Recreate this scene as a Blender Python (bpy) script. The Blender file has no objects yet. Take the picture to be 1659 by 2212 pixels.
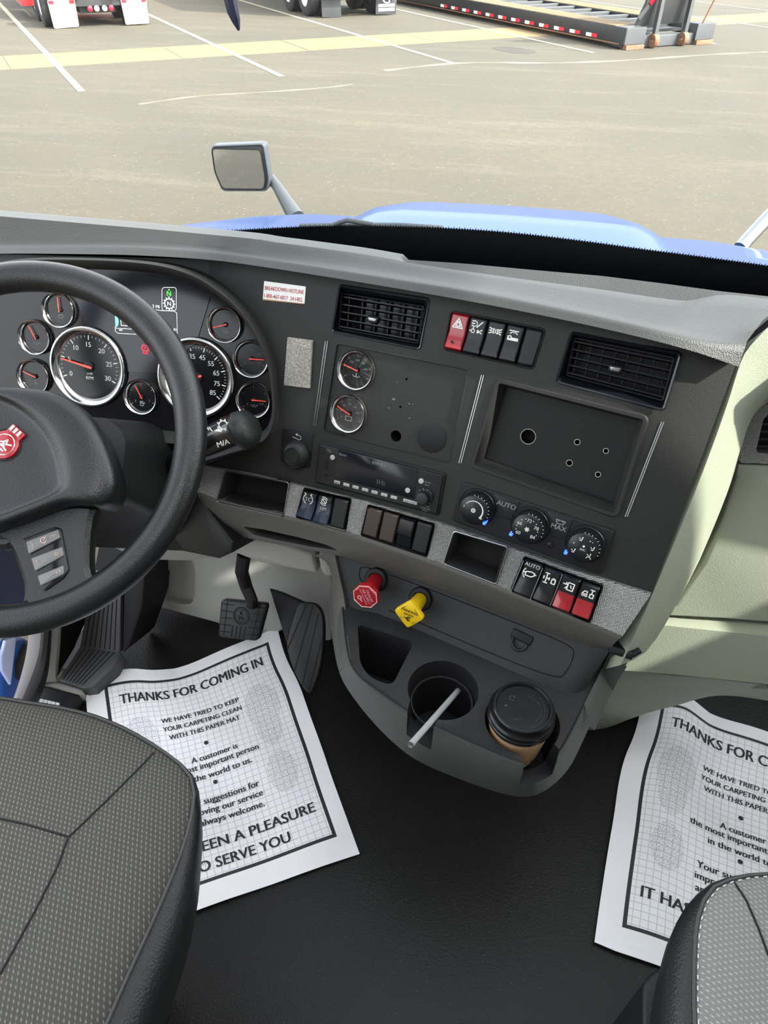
import bpy, bmesh, math, random
from mathutils import Vector, Matrix
from mathutils.bvhtree import BVHTree
random.seed(7)
sc = bpy.context.scene
COL = sc.collection
PI = math.pi
V = Vector
# ------------------------------------------------------------------ camera, light, exposure
FPX, CX, CY = 1534.0, 829.5, 1106.0
CAM = V((0, 0, 1.2))
MR = ((0.98593, -0.11667, 0.11996), (0.16704, 0.63766, -0.75202), (0.01117, 0.76144, 0.64814))
def _ortho():
    x = V((MR[0][0], MR[1][0], MR[2][0])).normalized()
    z = V((MR[0][2], MR[1][2], MR[2][2])); z = (z - x*z.dot(x)).normalized()
    y = z.cross(x)
    return Matrix(((x.x, y.x, z.x), (x.y, y.y, z.y), (x.z, y.z, z.z)))
RM = _ortho()
cd = bpy.data.cameras.new('camera'); cam = bpy.data.objects.new('camera', cd); COL.objects.link(cam)
cam.matrix_world = Matrix.Translation(CAM) @ RM.to_4x4()
cd.sensor_fit = 'VERTICAL'; cd.sensor_height = 24.0; cd.sensor_width = 24.0; cd.lens = 24.0*FPX/2212.0
cd.clip_start = 0.02; cd.clip_end = 300
sc.camera = cam
sc.view_settings.view_transform = 'Standard'; sc.view_settings.look = 'None'
sc.view_settings.gamma = 1.0; sc.view_settings.use_curve_mapping = False
sc.view_settings.exposure = 1.5
w = bpy.data.worlds.new('sky'); sc.world = w; w.use_nodes = True
wn = w.node_tree; wn.nodes.clear()
tex = wn.nodes.new('ShaderNodeTexSky'); tex.sky_type = 'NISHITA'; tex.sun_disc = False
tex.sun_elevation = math.radians(42); tex.sun_rotation = math.radians(110); tex.air_density = 1.2; tex.dust_density = 3.0; tex.ozone_density = 1.0
hs = wn.nodes.new('ShaderNodeHueSaturation'); hs.inputs['Saturation'].default_value = 0.22
bg = wn.nodes.new('ShaderNodeBackground'); bg.inputs['Strength'].default_value = 0.42
out = wn.nodes.new('ShaderNodeOutputWorld')
wn.links.new(tex.outputs[0], hs.inputs['Color']); wn.links.new(hs.outputs[0], bg.inputs['Color']); wn.links.new(bg.outputs[0], out.inputs['Surface'])
sd = bpy.data.lights.new('sun', 'SUN'); sd.energy = 5.0; sd.angle = math.radians(1.2); sd.color = (1.0, .95, .86)
so = bpy.data.objects.new('sun', sd); COL.objects.link(so); so.location = (6, -3, 8)
SUN = V((.76, -.13, .62)).normalized()
so.rotation_euler = SUN.to_track_quat('Z', 'Y').to_euler()
# ------------------------------------------------------------------ pixel rays
def ray(x, y):
    return (RM @ V((x-CX, -(y-CY), -FPX))).normalized()
def onz(x, y, z):
    r = ray(x, y); return CAM + r*((z-CAM.z)/r.z)
def ony(x, y, Y):
    r = ray(x, y); return CAM + r*(Y/r.y)
def onx(x, y, X):
    r = ray(x, y); return CAM + r*(X/r.x)
class Fr:
    def __init__(s, o, yaw=None, tilt=None, ex=None, ey=None):
        s.o = V(o)
        if ex is None:
            a, t = math.radians(yaw), math.radians(tilt)
            ex = V((math.cos(a), math.sin(a), 0)); b = V((-math.sin(a), math.cos(a), 0))
            ey = V((0, 0, 1))*math.cos(t) + b*math.sin(t)
        s.ex = V(ex).normalized(); s.ez = s.ex.cross(V(ey)).normalized(); s.ey = s.ez.cross(s.ex)
    def P(s, u, v, w=0.): return s.o + s.ex*u + s.ey*v + s.ez*w
    def hit(s, x, y, w=0.):
        r = ray(x, y); p0 = s.o + s.ez*w
        return CAM + r*((p0-CAM).dot(s.ez)/r.dot(s.ez))
    def uv(s, x, y, w=0.):
        q = s.hit(x, y, w) - s.o; return (q.dot(s.ex), q.dot(s.ey))
    def uvs(s, pts, w=0.): return [s.uv(x, y, w) for x, y in pts]
    def off(s, w): return Fr(s.P(0, 0, w), ex=s.ex, ey=s.ey)
    def at(s, u, v, w=0., rot=0.):
        c, n = math.cos(rot), math.sin(rot)
        return Fr(s.P(u, v, w), ex=s.ex*c+s.ey*n, ey=s.ey*c-s.ex*n)
# ------------------------------------------------------------------ materials
MATS = {}
def mat(name, col, rough=.5, metal=0., bump=0., bscale=400., coat=0., emit=None, estr=0., spec=None, var=0., vscale=20., alpha=None, trans=0.):
    if name in MATS: return MATS[name]
    m = bpy.data.materials.new(name); m.use_nodes = True; MATS[name] = m
    nt = m.node_tree; b = nt.nodes['Principled BSDF']
    b.inputs['Base Color'].default_value = (*col, 1); b.inputs['Roughness'].default_value = rough; b.inputs['Metallic'].default_value = metal
    if coat: b.inputs['Coat Weight'].default_value = coat; b.inputs['Coat Roughness'].default_value = .04
    if spec is not None: b.inputs['Specular IOR Level'].default_value = spec
    if trans: b.inputs['Transmission Weight'].default_value = trans
    if emit: b.inputs['Emission Color'].default_value = (*emit, 1); b.inputs['Emission Strength'].default_value = estr
    tc = nt.nodes.new('ShaderNodeTexCoord')
    if var:
        n = nt.nodes.new('ShaderNodeTexNoise'); n.inputs['Scale'].default_value = vscale; n.inputs['Detail'].default_value = 5
        nt.links.new(tc.outputs['Object'], n.inputs['Vector'])
        r = nt.nodes.new('ShaderNodeMapRange'); r.inputs[1].default_value = .3; r.inputs[2].default_value = .7
        r.inputs[3].default_value = 1-var; r.inputs[4].default_value = 1+var
        nt.links.new(n.outputs['Fac'], r.inputs[0])
        mx = nt.nodes.new('ShaderNodeVectorMath'); mx.operation = 'SCALE'; mx.inputs[0].default_value = col
        nt.links.new(r.outputs[0], mx.inputs['Scale']); nt.links.new(mx.outputs[0], b.inputs['Base Color'])
    if bump:
        n = nt.nodes.new('ShaderNodeTexVoronoi'); n.inputs['Scale'].default_value = bscale
        nt.links.new(tc.outputs['Object'], n.inputs['Vector'])
        bp = nt.nodes.new('ShaderNodeBump'); bp.inputs['Strength'].default_value = bump; bp.inputs['Distance'].default_value = .001
        nt.links.new(n.outputs['Distance'], bp.inputs['Height']); nt.links.new(bp.outputs[0], b.inputs['Normal'])
    return m
M_FASC = mat('charcoal_fascia', (.018, .0185, .0175), .6, spec=.3, bump=.25, bscale=900)
M_PAD = mat('charcoal_pad', (.036, .038, .037), .45, bump=.35, bscale=800)
M_DARK = mat('dark_plastic', (.011, .0115, .012), .42, spec=.3, bump=.2, bscale=700)
M_WHEEL = mat('wheel_leather', (.007, .0075, .0085), .3, bump=.25, bscale=900, spec=.4)
M_BLACK = mat('matt_black', (.006, .006, .007), .6, spec=.3)
M_GLOSS = mat('gloss_black', (.006, .006, .007), .16, spec=.3)
M_BEZ = mat('bezel_chrome', (.48, .48, .48), .14, 1.)
M_SWITCH = mat('switch_black', (.008, .0085, .010), .3, spec=.35)
M_HOLE = mat('hole_black', (.002, .002, .002), .9)
M_OLIVE = mat('grey_lip', (.085, .083, .074), .5, bump=.3, bscale=700)
M_CONS = mat('console_charcoal', (.016, .0168, .0175), .5, spec=.3, bump=.3, bscale=700)
M_CONR = mat('console_rim_grey', (.062, .069, .061), .5, bump=.3, bscale=700)
M_SAGE = mat('sage_plastic', (.255, .272, .21), .5, bump=.25, bscale=600)
M_KNEE = mat('light_grey_plastic', (.33, .33, .30), .55, bump=.25, bscale=600)
M_CHROME = mat('chrome', (.82, .82, .82), .12, 1.)
M_DCHR = mat('satin_metal', (.34, .35, .36), .3, 1.)
M_VENT = mat('vent_black', (.004, .0045, .007), .35, spec=.25)
M_TRAY = mat('tray_black', (.008, .0085, .0085), .5, spec=.25)
M_RED = mat('red_plastic', (.30, .005, .010), .38)
M_REDT = mat('red_switch', (.26, .003, .009), .25, coat=.3)
M_YEL = mat('yellow_plastic', (.68, .44, .006), .38)
M_WHITE = mat('white_print', (.75, .75, .72), .6)
M_GREYP = mat('grey_print', (.34, .34, .33), .6)
M_DIMP = mat('dim_print', (.13, .13, .13), .6)
M_BLKP = mat('black_print', (.02, .02, .022), .7)
M_REDP = mat('red_print', (.6, .05, .05), .6)
M_NEED = mat('needle_red', (.75, .06, .04), .4, emit=(1, .1, .05), estr=.15)
M_DIAL = mat('dial_face', (.052, .051, .046), .3)
M_LEDB = mat('blue_led', (.02, .05, .6), .3, emit=(.03, .1, 1.), estr=1.6)
M_LEDG = mat('green_segment', (.05, .6, .05), .3, emit=(.1, .9, .1), estr=.6)
M_LEDW = mat('white_segment', (.6, .6, .6), .3, emit=(.8, .8, .8), estr=.35)
M_LEDR = mat('red_segment', (.6, .02, .04), .3, emit=(1, .02, .06), estr=.5)
M_TEAL = mat('teal_segment', (.1, .5, .4), .3, emit=(.15, .6, .45), estr=.4)
M_BTN = mat('radio_button_grey', (.38, .38, .36), .5)
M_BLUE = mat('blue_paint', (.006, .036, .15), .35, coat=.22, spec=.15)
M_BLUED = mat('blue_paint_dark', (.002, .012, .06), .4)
M_RUB = mat('tyre_rubber', (.02, .02, .02), .8)
M_STEEL = mat('black_steel', (.013, .0135, .015), .5, var=.3, vscale=3)
M_GALV = mat('grey_steel', (.035, .037, .040), .5, var=.15, vscale=5)
M_FLAPW = mat('white_flap', (.40, .39, .31), .6, var=.05, vscale=6)
M_WOOD = mat('deck_wood', (.12, .075, .03), .7, var=.18, vscale=4)
M_RUST = mat('rusty_steel', (.16, .075, .04), .8, var=.3, vscale=9)
M_TRRED = mat('red_truck_paint', (.6, .02, .02), .3, coat=.6)
M_LAMP = mat('lamp_red', (.7, .01, .03), .3)
M_LAMPW = mat('lamp_clear', (.8, .8, .78), .3)
M_CARD = mat('kraft_sleeve', (.42, .25, .12), .8, var=.06, vscale=60)
M_CUP = mat('cup_white', (.8, .78, .72), .6)
M_LID = mat('lid_black', (.006, .006, .0065), .26, spec=.3)
M_TUBE = mat('grey_tube', (.36, .37, .37), .45)
M_LEATH = mat('seat_leather', (.010, .0105, .011), .42, spec=.35, bump=.4, bscale=420)
M_SEAM = mat('seam_thread', (.05, .05, .048), .8)
M_STITCH = mat('seam_thread_light', (.45, .45, .42), .8)
M_RIB = mat('clear_ribbed_lens', (.85, .86, .86), .2)
M_FRIT = mat('frit_black', (.004, .005, .008), .25)
M_MIRR = mat('mirror_glass', (.85, .87, .88), .03, 1.)
M_MHOU = mat('mirror_housing', (.045, .05, .056), .45)
M_GREYW = mat('door_frame_grey', (.17, .155, .155), .5)
M_FREST = mat('footrest_rubber', (.06, .06, .064), .5)

def node_mat(name):
    m = bpy.data.materials.new(name); m.use_nodes = True; MATS[name] = m
    nt = m.node_tree; return m, nt, nt.nodes['Principled BSDF']
def nd(nt, t, **k):
    n = nt.nodes.new(t)
    for a, b in k.items(): setattr(n, a, b)
    return n
def mth(nt, op, a, b=None, c=None):
    n = nt.nodes.new('ShaderNodeMath'); n.operation = op
    for i, x in enumerate((a, b, c)):
        if x is None: continue
        if isinstance(x, (int, float)): n.inputs[i].default_value = x
        else: nt.links.new(x, n.inputs[i])
    return n.outputs[0]
def mixc(nt, f, a, b):
    n = nt.nodes.new('ShaderNodeMix'); n.data_type = 'RGBA'
    for i, x in ((0, f), (6, a), (7, b)):
        if isinstance(x, (int, float)): n.inputs[i].default_value = x
        elif isinstance(x, tuple): n.inputs[i].default_value = (*x, 1)
        else: nt.links.new(x, n.inputs[i])
    return n.outputs[2]
def noise(nt, vec, scale, detail=4, rough=.55):
    n = nt.nodes.new('ShaderNodeTexNoise'); n.inputs['Scale'].default_value = scale; n.inputs['Detail'].default_value = detail; n.inputs['Roughness'].default_value = rough
    if vec is not None: nt.links.new(vec, n.inputs['Vector'])
    return n.outputs['Fac']
def ramp(nt, f, lo, hi):
    n = nt.nodes.new('ShaderNodeMapRange'); n.inputs[1].default_value = lo; n.inputs[2].default_value = hi
    nt.links.new(f, n.inputs[0]); return n.outputs[0]
# windscreen glass: fresnel pane plus a pale diffuse veil imitating haze
def glass_mat():
    m = bpy.data.materials.new('windscreen_glass'); m.use_nodes = True; nt = m.node_tree; nt.nodes.clear()
    o = nd(nt, 'ShaderNodeOutputMaterial'); t = nd(nt, 'ShaderNodeBsdfTransparent'); g = nd(nt, 'ShaderNodeBsdfGlossy'); g.inputs['Roughness'].default_value = .02
    t.inputs['Color'].default_value = (.96, .98, .97, 1); lw = nd(nt, 'ShaderNodeLayerWeight'); fac = mth(nt, 'ADD', mth(nt, 'MULTIPLY', mth(nt, 'POWER', lw.outputs['Facing'], 5.), .45), .02)
    dd = nd(nt, 'ShaderNodeBsdfDiffuse'); dd.inputs['Color'].default_value = (.85, .85, .82, 1)
    m0 = nd(nt, 'ShaderNodeMixShader'); m0.inputs[0].default_value = .008
    nt.links.new(t.outputs[0], m0.inputs[1]); nt.links.new(dd.outputs[0], m0.inputs[2])
    mx = nd(nt, 'ShaderNodeMixShader'); nt.links.new(fac, mx.inputs[0]); nt.links.new(m0.outputs[0], mx.inputs[1]); nt.links.new(g.outputs[0], mx.inputs[2])
    nt.links.new(mx.outputs[0], o.inputs['Surface']); return m
M_GLASS = glass_mat()
# silver trim with a small diamond emboss
M_SILV, nt, b = node_mat('silver_trim')
b.inputs['Base Color'].default_value = (.33, .33, .315, 1); b.inputs['Metallic'].default_value = .6; b.inputs['Roughness'].default_value = .36
tc = nd(nt, 'ShaderNodeTexCoord'); mp = nd(nt, 'ShaderNodeMapping'); mp.inputs['Rotation'].default_value = (.35, 0, math.radians(30)); nt.links.new(tc.outputs['Object'], mp.inputs['Vector'])
sx = nd(nt, 'ShaderNodeSeparateXYZ'); nt.links.new(mp.outputs[0], sx.inputs[0])
a1 = mth(nt, 'SINE', mth(nt, 'MULTIPLY', mth(nt, 'ADD', sx.outputs[0], sx.outputs[2]), 1500.)); a2 = mth(nt, 'SINE', mth(nt, 'MULTIPLY', mth(nt, 'SUBTRACT', sx.outputs[0], sx.outputs[2]), 1500.))
hh = mth(nt, 'MULTIPLY', a1, a2); bp = nd(nt, 'ShaderNodeBump'); bp.inputs['Strength'].default_value = 1.; bp.inputs['Distance'].default_value = .0008
nt.links.new(hh, bp.inputs['Height']); nt.links.new(bp.outputs[0], b.inputs['Normal'])
# floor vinyl
M_FLOOR, nt, b = node_mat('black_vinyl_floor')
tc = nd(nt, 'ShaderNodeTexCoord'); O = tc.outputs['Object']
n1 = noise(nt, O, 260, 3); n2 = noise(nt, O, 6, 4)
dust = ramp(nt, noise(nt, O, 500, 1), .74, .78)
nt.links.new(mixc(nt, mth(nt, 'MULTIPLY', dust, .6), mixc(nt, n2, (.005, .005, .005), (.015, .014, .013)), (.3, .27, .22)), b.inputs['Base Color'])
b.inputs['Roughness'].default_value = .42; b.inputs['Specular IOR Level'].default_value = .25
bp = nd(nt, 'ShaderNodeBump'); bp.inputs['Strength'].default_value = .7; bp.inputs['Distance'].default_value = .0012
nt.links.new(n1, bp.inputs['Height']); nt.links.new(bp.outputs[0], b.inputs['Normal'])
# asphalt
M_ASPH, nt, b = node_mat('asphalt')
tc = nd(nt, 'ShaderNodeTexCoord'); O = tc.outputs['Object']
big = ramp(nt, noise(nt, O, .16, 5, .6), .35, .68); mid = ramp(nt, noise(nt, O, 1.6, 8, .75), .38, .66); fine = noise(nt, O, 9, 8, .8)
mp = nd(nt, 'ShaderNodeMapping'); mp.inputs['Scale'].default_value = (.25, 1.6, 1); mp.inputs['Rotation'].default_value = (0, 0, math.radians(-32)); nt.links.new(O, mp.inputs['Vector'])
st = ramp(nt, noise(nt, mp.outputs[0], 1.1, 6, .7), .52, .75)
c = mixc(nt, big, (.045, .036, .0205), (.075, .059, .034))
c = mixc(nt, mth(nt, 'MULTIPLY', mid, .5), c, (.050, .046, .037))
c = mixc(nt, mth(nt, 'MULTIPLY', st, .4), c, (.135, .115, .080))
spk = ramp(nt, noise(nt, O, 30, 2, .6), .66, .72)
c = mixc(nt, mth(nt, 'MULTIPLY', spk, .6), c, (.20, .18, .13))
c = mixc(nt, mth(nt, 'MULTIPLY', ramp(nt, fine, .4, .62), .6), c, (.038, .035, .028))
nt.links.new(c, b.inputs['Base Color']); b.inputs['Roughness'].default_value = .9
# concrete strip
M_CONC, nt, b = node_mat('concrete_strip')
tc = nd(nt, 'ShaderNodeTexCoord'); O = tc.outputs['Object']
nt.links.new(mixc(nt, noise(nt, O, .7, 6, .7), (.14, .088, .038), (.20, .135, .062)), b.inputs['Base Color']); b.inputs['Roughness'].default_value = .9
M_LINE, nt, b = node_mat('line_paint')
tc = nd(nt, 'ShaderNodeTexCoord'); nt.links.new(mixc(nt, noise(nt, tc.outputs['Object'], 6, 5, .7), (.25, .23, .16), (.32, .30, .21)), b.inputs['Base Color']); b.inputs['Roughness'].default_value = .8
# paper mat: border, grid, stippled soles on its own UV
def paper_mat():
    m, nt, b = node_mat('printed_paper')
    uv = nd(nt, 'ShaderNodeUVMap'); sp = nd(nt, 'ShaderNodeSeparateXYZ'); nt.links.new(uv.outputs[0], sp.inputs[0]); U, W = sp.outputs[0], sp.outputs[1]
    def box(u0, u1, v0, v1):
        a = mth(nt, 'MULTIPLY', mth(nt, 'GREATER_THAN', U, u0), mth(nt, 'LESS_THAN', U, u1))
        return mth(nt, 'MULTIPLY', a, mth(nt, 'MULTIPLY', mth(nt, 'GREATER_THAN', W, v0), mth(nt, 'LESS_THAN', W, v1)))
    o_, i_ = box(.09, .935, .055, .925), box(.106, .919, .067, .913)
    bord = mth(nt, 'SUBTRACT', o_, i_)
    def lines(s, n):
        f = mth(nt, 'FRACT', mth(nt, 'MULTIPLY', s, n)); return mth(nt, 'LESS_THAN', f, .09)
    grid = mth(nt, 'MULTIPLY', mth(nt, 'MAXIMUM', lines(U, 33.), lines(W, 43.)), i_)
    def ell(cu, cv, ru, rv):
        a = mth(nt, 'POWER', mth(nt, 'DIVIDE', mth(nt, 'SUBTRACT', U, cu), ru), 2.); c = mth(nt, 'POWER', mth(nt, 'DIVIDE', mth(nt, 'SUBTRACT', W, cv), rv), 2.)
        return mth(nt, 'LESS_THAN', mth(nt, 'ADD', a, c), 1.)
    foot = None
    for cu in (.225, .80):
        for e in ((cu, .33, .085, .10), (cu, .42, .062, .09), (cu, .625, .068, .085)):
            x = ell(*e); foot = x if foot is None else mth(nt, 'MAXIMUM', foot, x)
    stp = nd(nt, 'ShaderNodeTexNoise'); stp.inputs['Scale'].default_value = 260; stp.inputs['Detail'].default_value = 1; nt.links.new(uv.outputs[0], stp.inputs['Vector'])
    stip = mth(nt, 'MULTIPLY', foot, mth(nt, 'GREATER_THAN', stp.outputs['Fac'], .55))
    c = mixc(nt, noise(nt, uv.outputs[0], 5, 4), (.84, .83, .85), (.93, .92, .93))
    c = mixc(nt, mth(nt, 'MULTIPLY', grid, .55), c, (.25, .25, .28)); c = mixc(nt, mth(nt, 'MULTIPLY', stip, .6), c, (.12, .12, .13))
    c = mixc(nt, bord, c, (.02, .022, .022))
    nt.links.new(c, b.inputs['Base Color']); b.inputs['Roughness'].default_value = .6
    tcc = nd(nt, 'ShaderNodeTexCoord'); v = nd(nt, 'ShaderNodeTexVoronoi', feature='DISTANCE_TO_EDGE'); v.inputs['Scale'].default_value = 9; nt.links.new(uv.outputs[0], v.inputs['Vector'])
    bp = nd(nt, 'ShaderNodeBump'); bp.inputs['Strength'].default_value = .35; bp.inputs['Distance'].default_value = .004
    nt.links.new(mth(nt, 'ADD', mth(nt, 'MULTIPLY', noise(nt, uv.outputs[0], 9, 3), .9), mth(nt, 'MINIMUM', v.outputs['Distance'], .12)), bp.inputs['Height']); nt.links.new(bp.outputs[0], b.inputs['Normal'])
    return m
M_PAPER = paper_mat()
# woven seat cloth
def cloth(name, dark, light, su, rot):
    m, nt, b = node_mat(name)
    tc = nd(nt, 'ShaderNodeTexCoord'); mp = nd(nt, 'ShaderNodeMapping'); mp.inputs['Rotation'].default_value = (0, 0, rot); nt.links.new(tc.outputs['Object'], mp.inputs['Vector'])
    sp = nd(nt, 'ShaderNodeSeparateXYZ'); nt.links.new(mp.outputs[0], sp.inputs[0])
    y = mth(nt, 'MULTIPLY', sp.outputs[1], su); row = mth(nt, 'FLOOR', y); fy = mth(nt, 'SUBTRACT', mth(nt, 'FRACT', y), .5)
    x = mth(nt, 'ADD', mth(nt, 'MULTIPLY', sp.outputs[0], su), mth(nt, 'MULTIPLY', row, .5)); fx = mth(nt, 'SUBTRACT', mth(nt, 'FRACT', x), .5)
    d = mth(nt, 'ADD', mth(nt, 'ABSOLUTE', mth(nt, 'ADD', fx, mth(nt, 'MULTIPLY', fy, .5))), mth(nt, 'MULTIPLY', mth(nt, 'ABSOLUTE', fy), .55))
    dot = ramp(nt, d, .30, .12)
    nt.links.new(mixc(nt, dot, mixc(nt, noise(nt, tc.outputs['Object'], 900, 2), dark, tuple(1.8*c for c in dark)), light), b.inputs['Base Color'])
    b.inputs['Roughness'].default_value = .85; bp = nd(nt, 'ShaderNodeBump'); bp.inputs['Strength'].default_value = .6; bp.inputs['Distance'].default_value = .001
    nt.links.new(dot, bp.inputs['Height']); nt.links.new(bp.outputs[0], b.inputs['Normal']); return m
M_CLOTH = cloth('grey_dotted_cloth', (.027, .0265, .022), (.135, .132, .115), 205., .1)
M_CLOTH2 = cloth('pale_grey_dotted_cloth', (.10, .10, .09), (.29, .29, .265), 205., -.25)
M_VELC, nt, b = node_mat('fuzzy_hook_tape')
tc = nd(nt, 'ShaderNodeTexCoord'); nn = noise(nt, tc.outputs['Object'], 420, 4, .8)
nt.links.new(mixc(nt, ramp(nt, nn, .35, .65), (.16, .145, .125), (.52, .49, .44)), b.inputs['Base Color']); b.inputs['Roughness'].default_value = 1.
bp = nd(nt, 'ShaderNodeBump'); bp.inputs['Strength'].default_value = 1.; bp.inputs['Distance'].default_value = .002; nt.links.new(nn, bp.inputs['Height']); nt.links.new(bp.outputs[0], b.inputs['Normal'])

# ------------------------------------------------------------------ object helpers
def bm_(): return bmesh.new()
def obj(name, bm, m, parent=None, smooth=True, auto=35):
    me = bpy.data.meshes.new(name)
    bmesh.ops.recalc_face_normals(bm, faces=bm.faces[:])
    bm.to_mesh(me); bm.free()
    for x in (m if isinstance(m, (list, tuple)) else [m]): me.materials.append(x)
    if smooth:
        me.shade_smooth()
        try: me.set_sharp_from_angle(angle=math.radians(auto))
        except Exception: pass
    o = bpy.data.objects.new(name, me); COL.objects.link(o)
    if parent is not None:
        o.parent = parent
        if parent.type == 'EMPTY': o.matrix_parent_inverse = Matrix.Translation(-V(parent.location))
    return o
def thing(name, label, cat, loc=(0, 0, 0), group=None):
    o = bpy.data.objects.new(name, None); o.empty_display_size = .05; COL.objects.link(o); o.location = V(loc)
    o['label'] = label; o['category'] = cat
    if group: o['group'] = group
    return o
def tag(o, label, cat, group=None, kind=None):
    if label: o['label'] = label
    if cat: o['category'] = cat
    if group: o['group'] = group
    if kind: o['kind'] = kind
    return o
def face(bm, vs, mi=0):
    try: f = bm.faces.new(vs); f.material_index = mi; return f
    except ValueError: return None
def resample(pts, n):
    pts = [V((p[0], p[1], p[2] if len(p) > 2 else 0)) for p in pts]
    L = [0]
    for a, b in zip(pts, pts[1:]): L.append(L[-1] + (b-a).length)
    r = []
    for i in range(n):
        t = L[-1]*i/(n-1); k = 0
        while k < len(L)-2 and L[k+1] < t: k += 1
        d = L[k+1]-L[k]; f = (t-L[k])/d if d > 1e-12 else 0
        r.append(pts[k].lerp(pts[k+1], min(max(f, 0), 1)))
    return r
def smoothp(pts, it=2, closed=False):
    for _ in range(it):
        q = []; n = len(pts)
        rng = range(n) if closed else range(n-1)
        if not closed: q.append(pts[0])
        for i in rng:
            a, b = pts[i], pts[(i+1) % n]
            q.append(tuple(.75*x+.25*y for x, y in zip(a, b))); q.append(tuple(.25*x+.75*y for x, y in zip(a, b)))
        if not closed: q.append(pts[-1])
        pts = q
    return pts
def rpoly(pts, r, n=5):
    res = []; N = len(pts)
    for i in range(N):
        p0, p, p1 = V(pts[i-1][:2]), V(pts[i][:2]), V(pts[(i+1) % N][:2])
        a, b = (p0-p), (p1-p); la, lb = a.length, b.length
        d = min(r, la*.45, lb*.45); A = p + a.normalized()*d; B = p + b.normalized()*d
        for k in range(n+1):
            t = k/n; q = A*(1-t)**2 + p*2*t*(1-t) + B*t*t; res.append((q.x, q.y))
    return res
def area(pts): return .5*sum(pts[i-1][0]*pts[i][1]-pts[i][0]*pts[i-1][1] for i in range(len(pts)))
def inset(pts, d):
    """shrink (d>0) a closed polygon; corners tighter than d collapse instead of folding"""
    s = 1 if area(pts) > 0 else -1; N = len(pts); P = [V(p[:2]) for p in pts]; r = []
    for i in range(N):
        p0, p, p1 = P[i-1], P[i], P[(i+1) % N]
        e0, e1 = (p-p0), (p1-p)
        if e0.length < 1e-9: e0 = e1
        if e1.length < 1e-9: e1 = e0
        e0, e1 = e0.normalized(), e1.normalized()
        n0, n1 = V((-e0.y, e0.x))*s, V((-e1.y, e1.x))*s
        n = n0+n1; n = n.normalized() if n.length > 1e-6 else n0
        k = 1/max(.5, n.dot(n0)); r.append(p + n*d*k)
    if d > 0:
        for _ in range(12):
            bad = [i for i in range(N) if (r[(i+1) % N]-r[i]).dot(P[(i+1) % N]-P[i]) < -1e-12]
            if not bad: break
            for i in bad: m = (r[i]+r[(i+1) % N])/2; r[i] = m.copy(); r[(i+1) % N] = m
    return [(q.x, q.y) for q in r]
def rings(bm, rs, cap0=True, cap1=True, mi=0, closed=True):
    vv = [[bm.verts.new(p) for p in r] for r in rs]; n = len(rs[0])
    for a, b in zip(vv, vv[1:]):
        for i in range(n if closed else n-1): face(bm, (a[i], a[(i+1) % n], b[(i+1) % n], b[i]), mi)
    if cap0: face(bm, vv[0][::-1], mi)
    if cap1: face(bm, vv[-1], mi)
    return vv
def prism(bm, F, uv, w0, w1, bev=0., mi=0):
    if bev:
        rs = [[F.P(u, v, w0) for u, v in uv], [F.P(u, v, w1-bev) for u, v in uv]]
        for k in (.35, .75, 1.):
            a = math.asin(k); ins = inset(uv, bev*(1-math.cos(a))); rs.append([F.P(u, v, w1-bev+bev*k) for u, v in ins])
    else: rs = [[F.P(u, v, w0) for u, v in uv], [F.P(u, v, w1) for u, v in uv]]
    rings(bm, rs, mi=mi)
def ringprism(bm, F, outer, inner, w0, w1, w1i=None, mi=0):
    n = len(outer); w1i = w1 if w1i is None else w1i
    R = [[F.P(u, v, w0) for u, v in outer], [F.P(u, v, w1) for u, v in outer], [F.P(u, v, w1i) for u, v in inner], [F.P(u, v, w0) for u, v in inner]]
    vv = [[bm.verts.new(p) for p in r] for r in R]
    for k in range(4):
        a, b = vv[k], vv[(k+1) % 4]
        for i in range(n): face(bm, (a[i], a[(i+1) % n], b[(i+1) % n], b[i]), mi)
def circ(u, v, r, n=32, ry=None, a0=0.):
    ry = r if ry is None else ry
    return [(u+r*math.cos(a0+2*PI*i/n), v+ry*math.sin(a0+2*PI*i/n)) for i in range(n)]
def lathe(bm, F, u, v, prof, n=40, cap0=False, cap1=False, mi=0, w=0.):
    rings(bm, [[F.P(u+r*math.cos(2*PI*i/n), v+r*math.sin(2*PI*i/n), w+h) for i in range(n)] for r, h in prof], cap0, cap1, mi)
def box(bm, F, u0, u1, v0, v1, w0, w1, bev=0., r=0., mi=0):
    q = [(u0, v0), (u1, v0), (u1, v1), (u0, v1)]
    if r: q = rpoly(q, r)
    prism(bm, F, q, w0, w1, bev, mi)
WF = Fr((0, 0, 0), ex=(1, 0, 0), ey=(0, 1, 0))
def wbox(bm, x0, x1, y0, y1, z0, z1, bev=0., r=0., mi=0): box(bm, WF, x0, x1, y0, y1, z0, z1, bev, r, mi)
def tube(bm, pts, rad, n=12, closed=False, mi=0, cap=True, up=None):
    pts = [V(p) for p in pts]; N = len(pts); rs = []
    rr = rad if isinstance(rad, (list, tuple)) else [rad]*N
    prev = None
    for i in range(N):
        if closed: d = pts[(i+1) % N]-pts[i-1]
        else: d = pts[min(i+1, N-1)]-pts[max(i-1, 0)]
        d.normalize()
        if prev is None:
            a = V(up) if up else (V((0, 0, 1)) if abs(d.z) < .9 else V((1, 0, 0)))
            x = a.cross(d).normalized()
        else: x = (prev-d*prev.dot(d)).normalized()
        prev = x; y = d.cross(x)
        rs.append([pts[i]+(x*math.cos(2*PI*k/n)+y*math.sin(2*PI*k/n))*rr[i] for k in range(n)])
    if closed:
        vv = [[bm.verts.new(p) for p in r] for r in rs]
        for i in range(N):
            a, b = vv[i], vv[(i+1) % N]
            for k in range(n): face(bm, (a[k], a[(k+1) % n], b[(k+1) % n], b[k]), mi)
    else: rings(bm, rs, cap, cap, mi)
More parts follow.
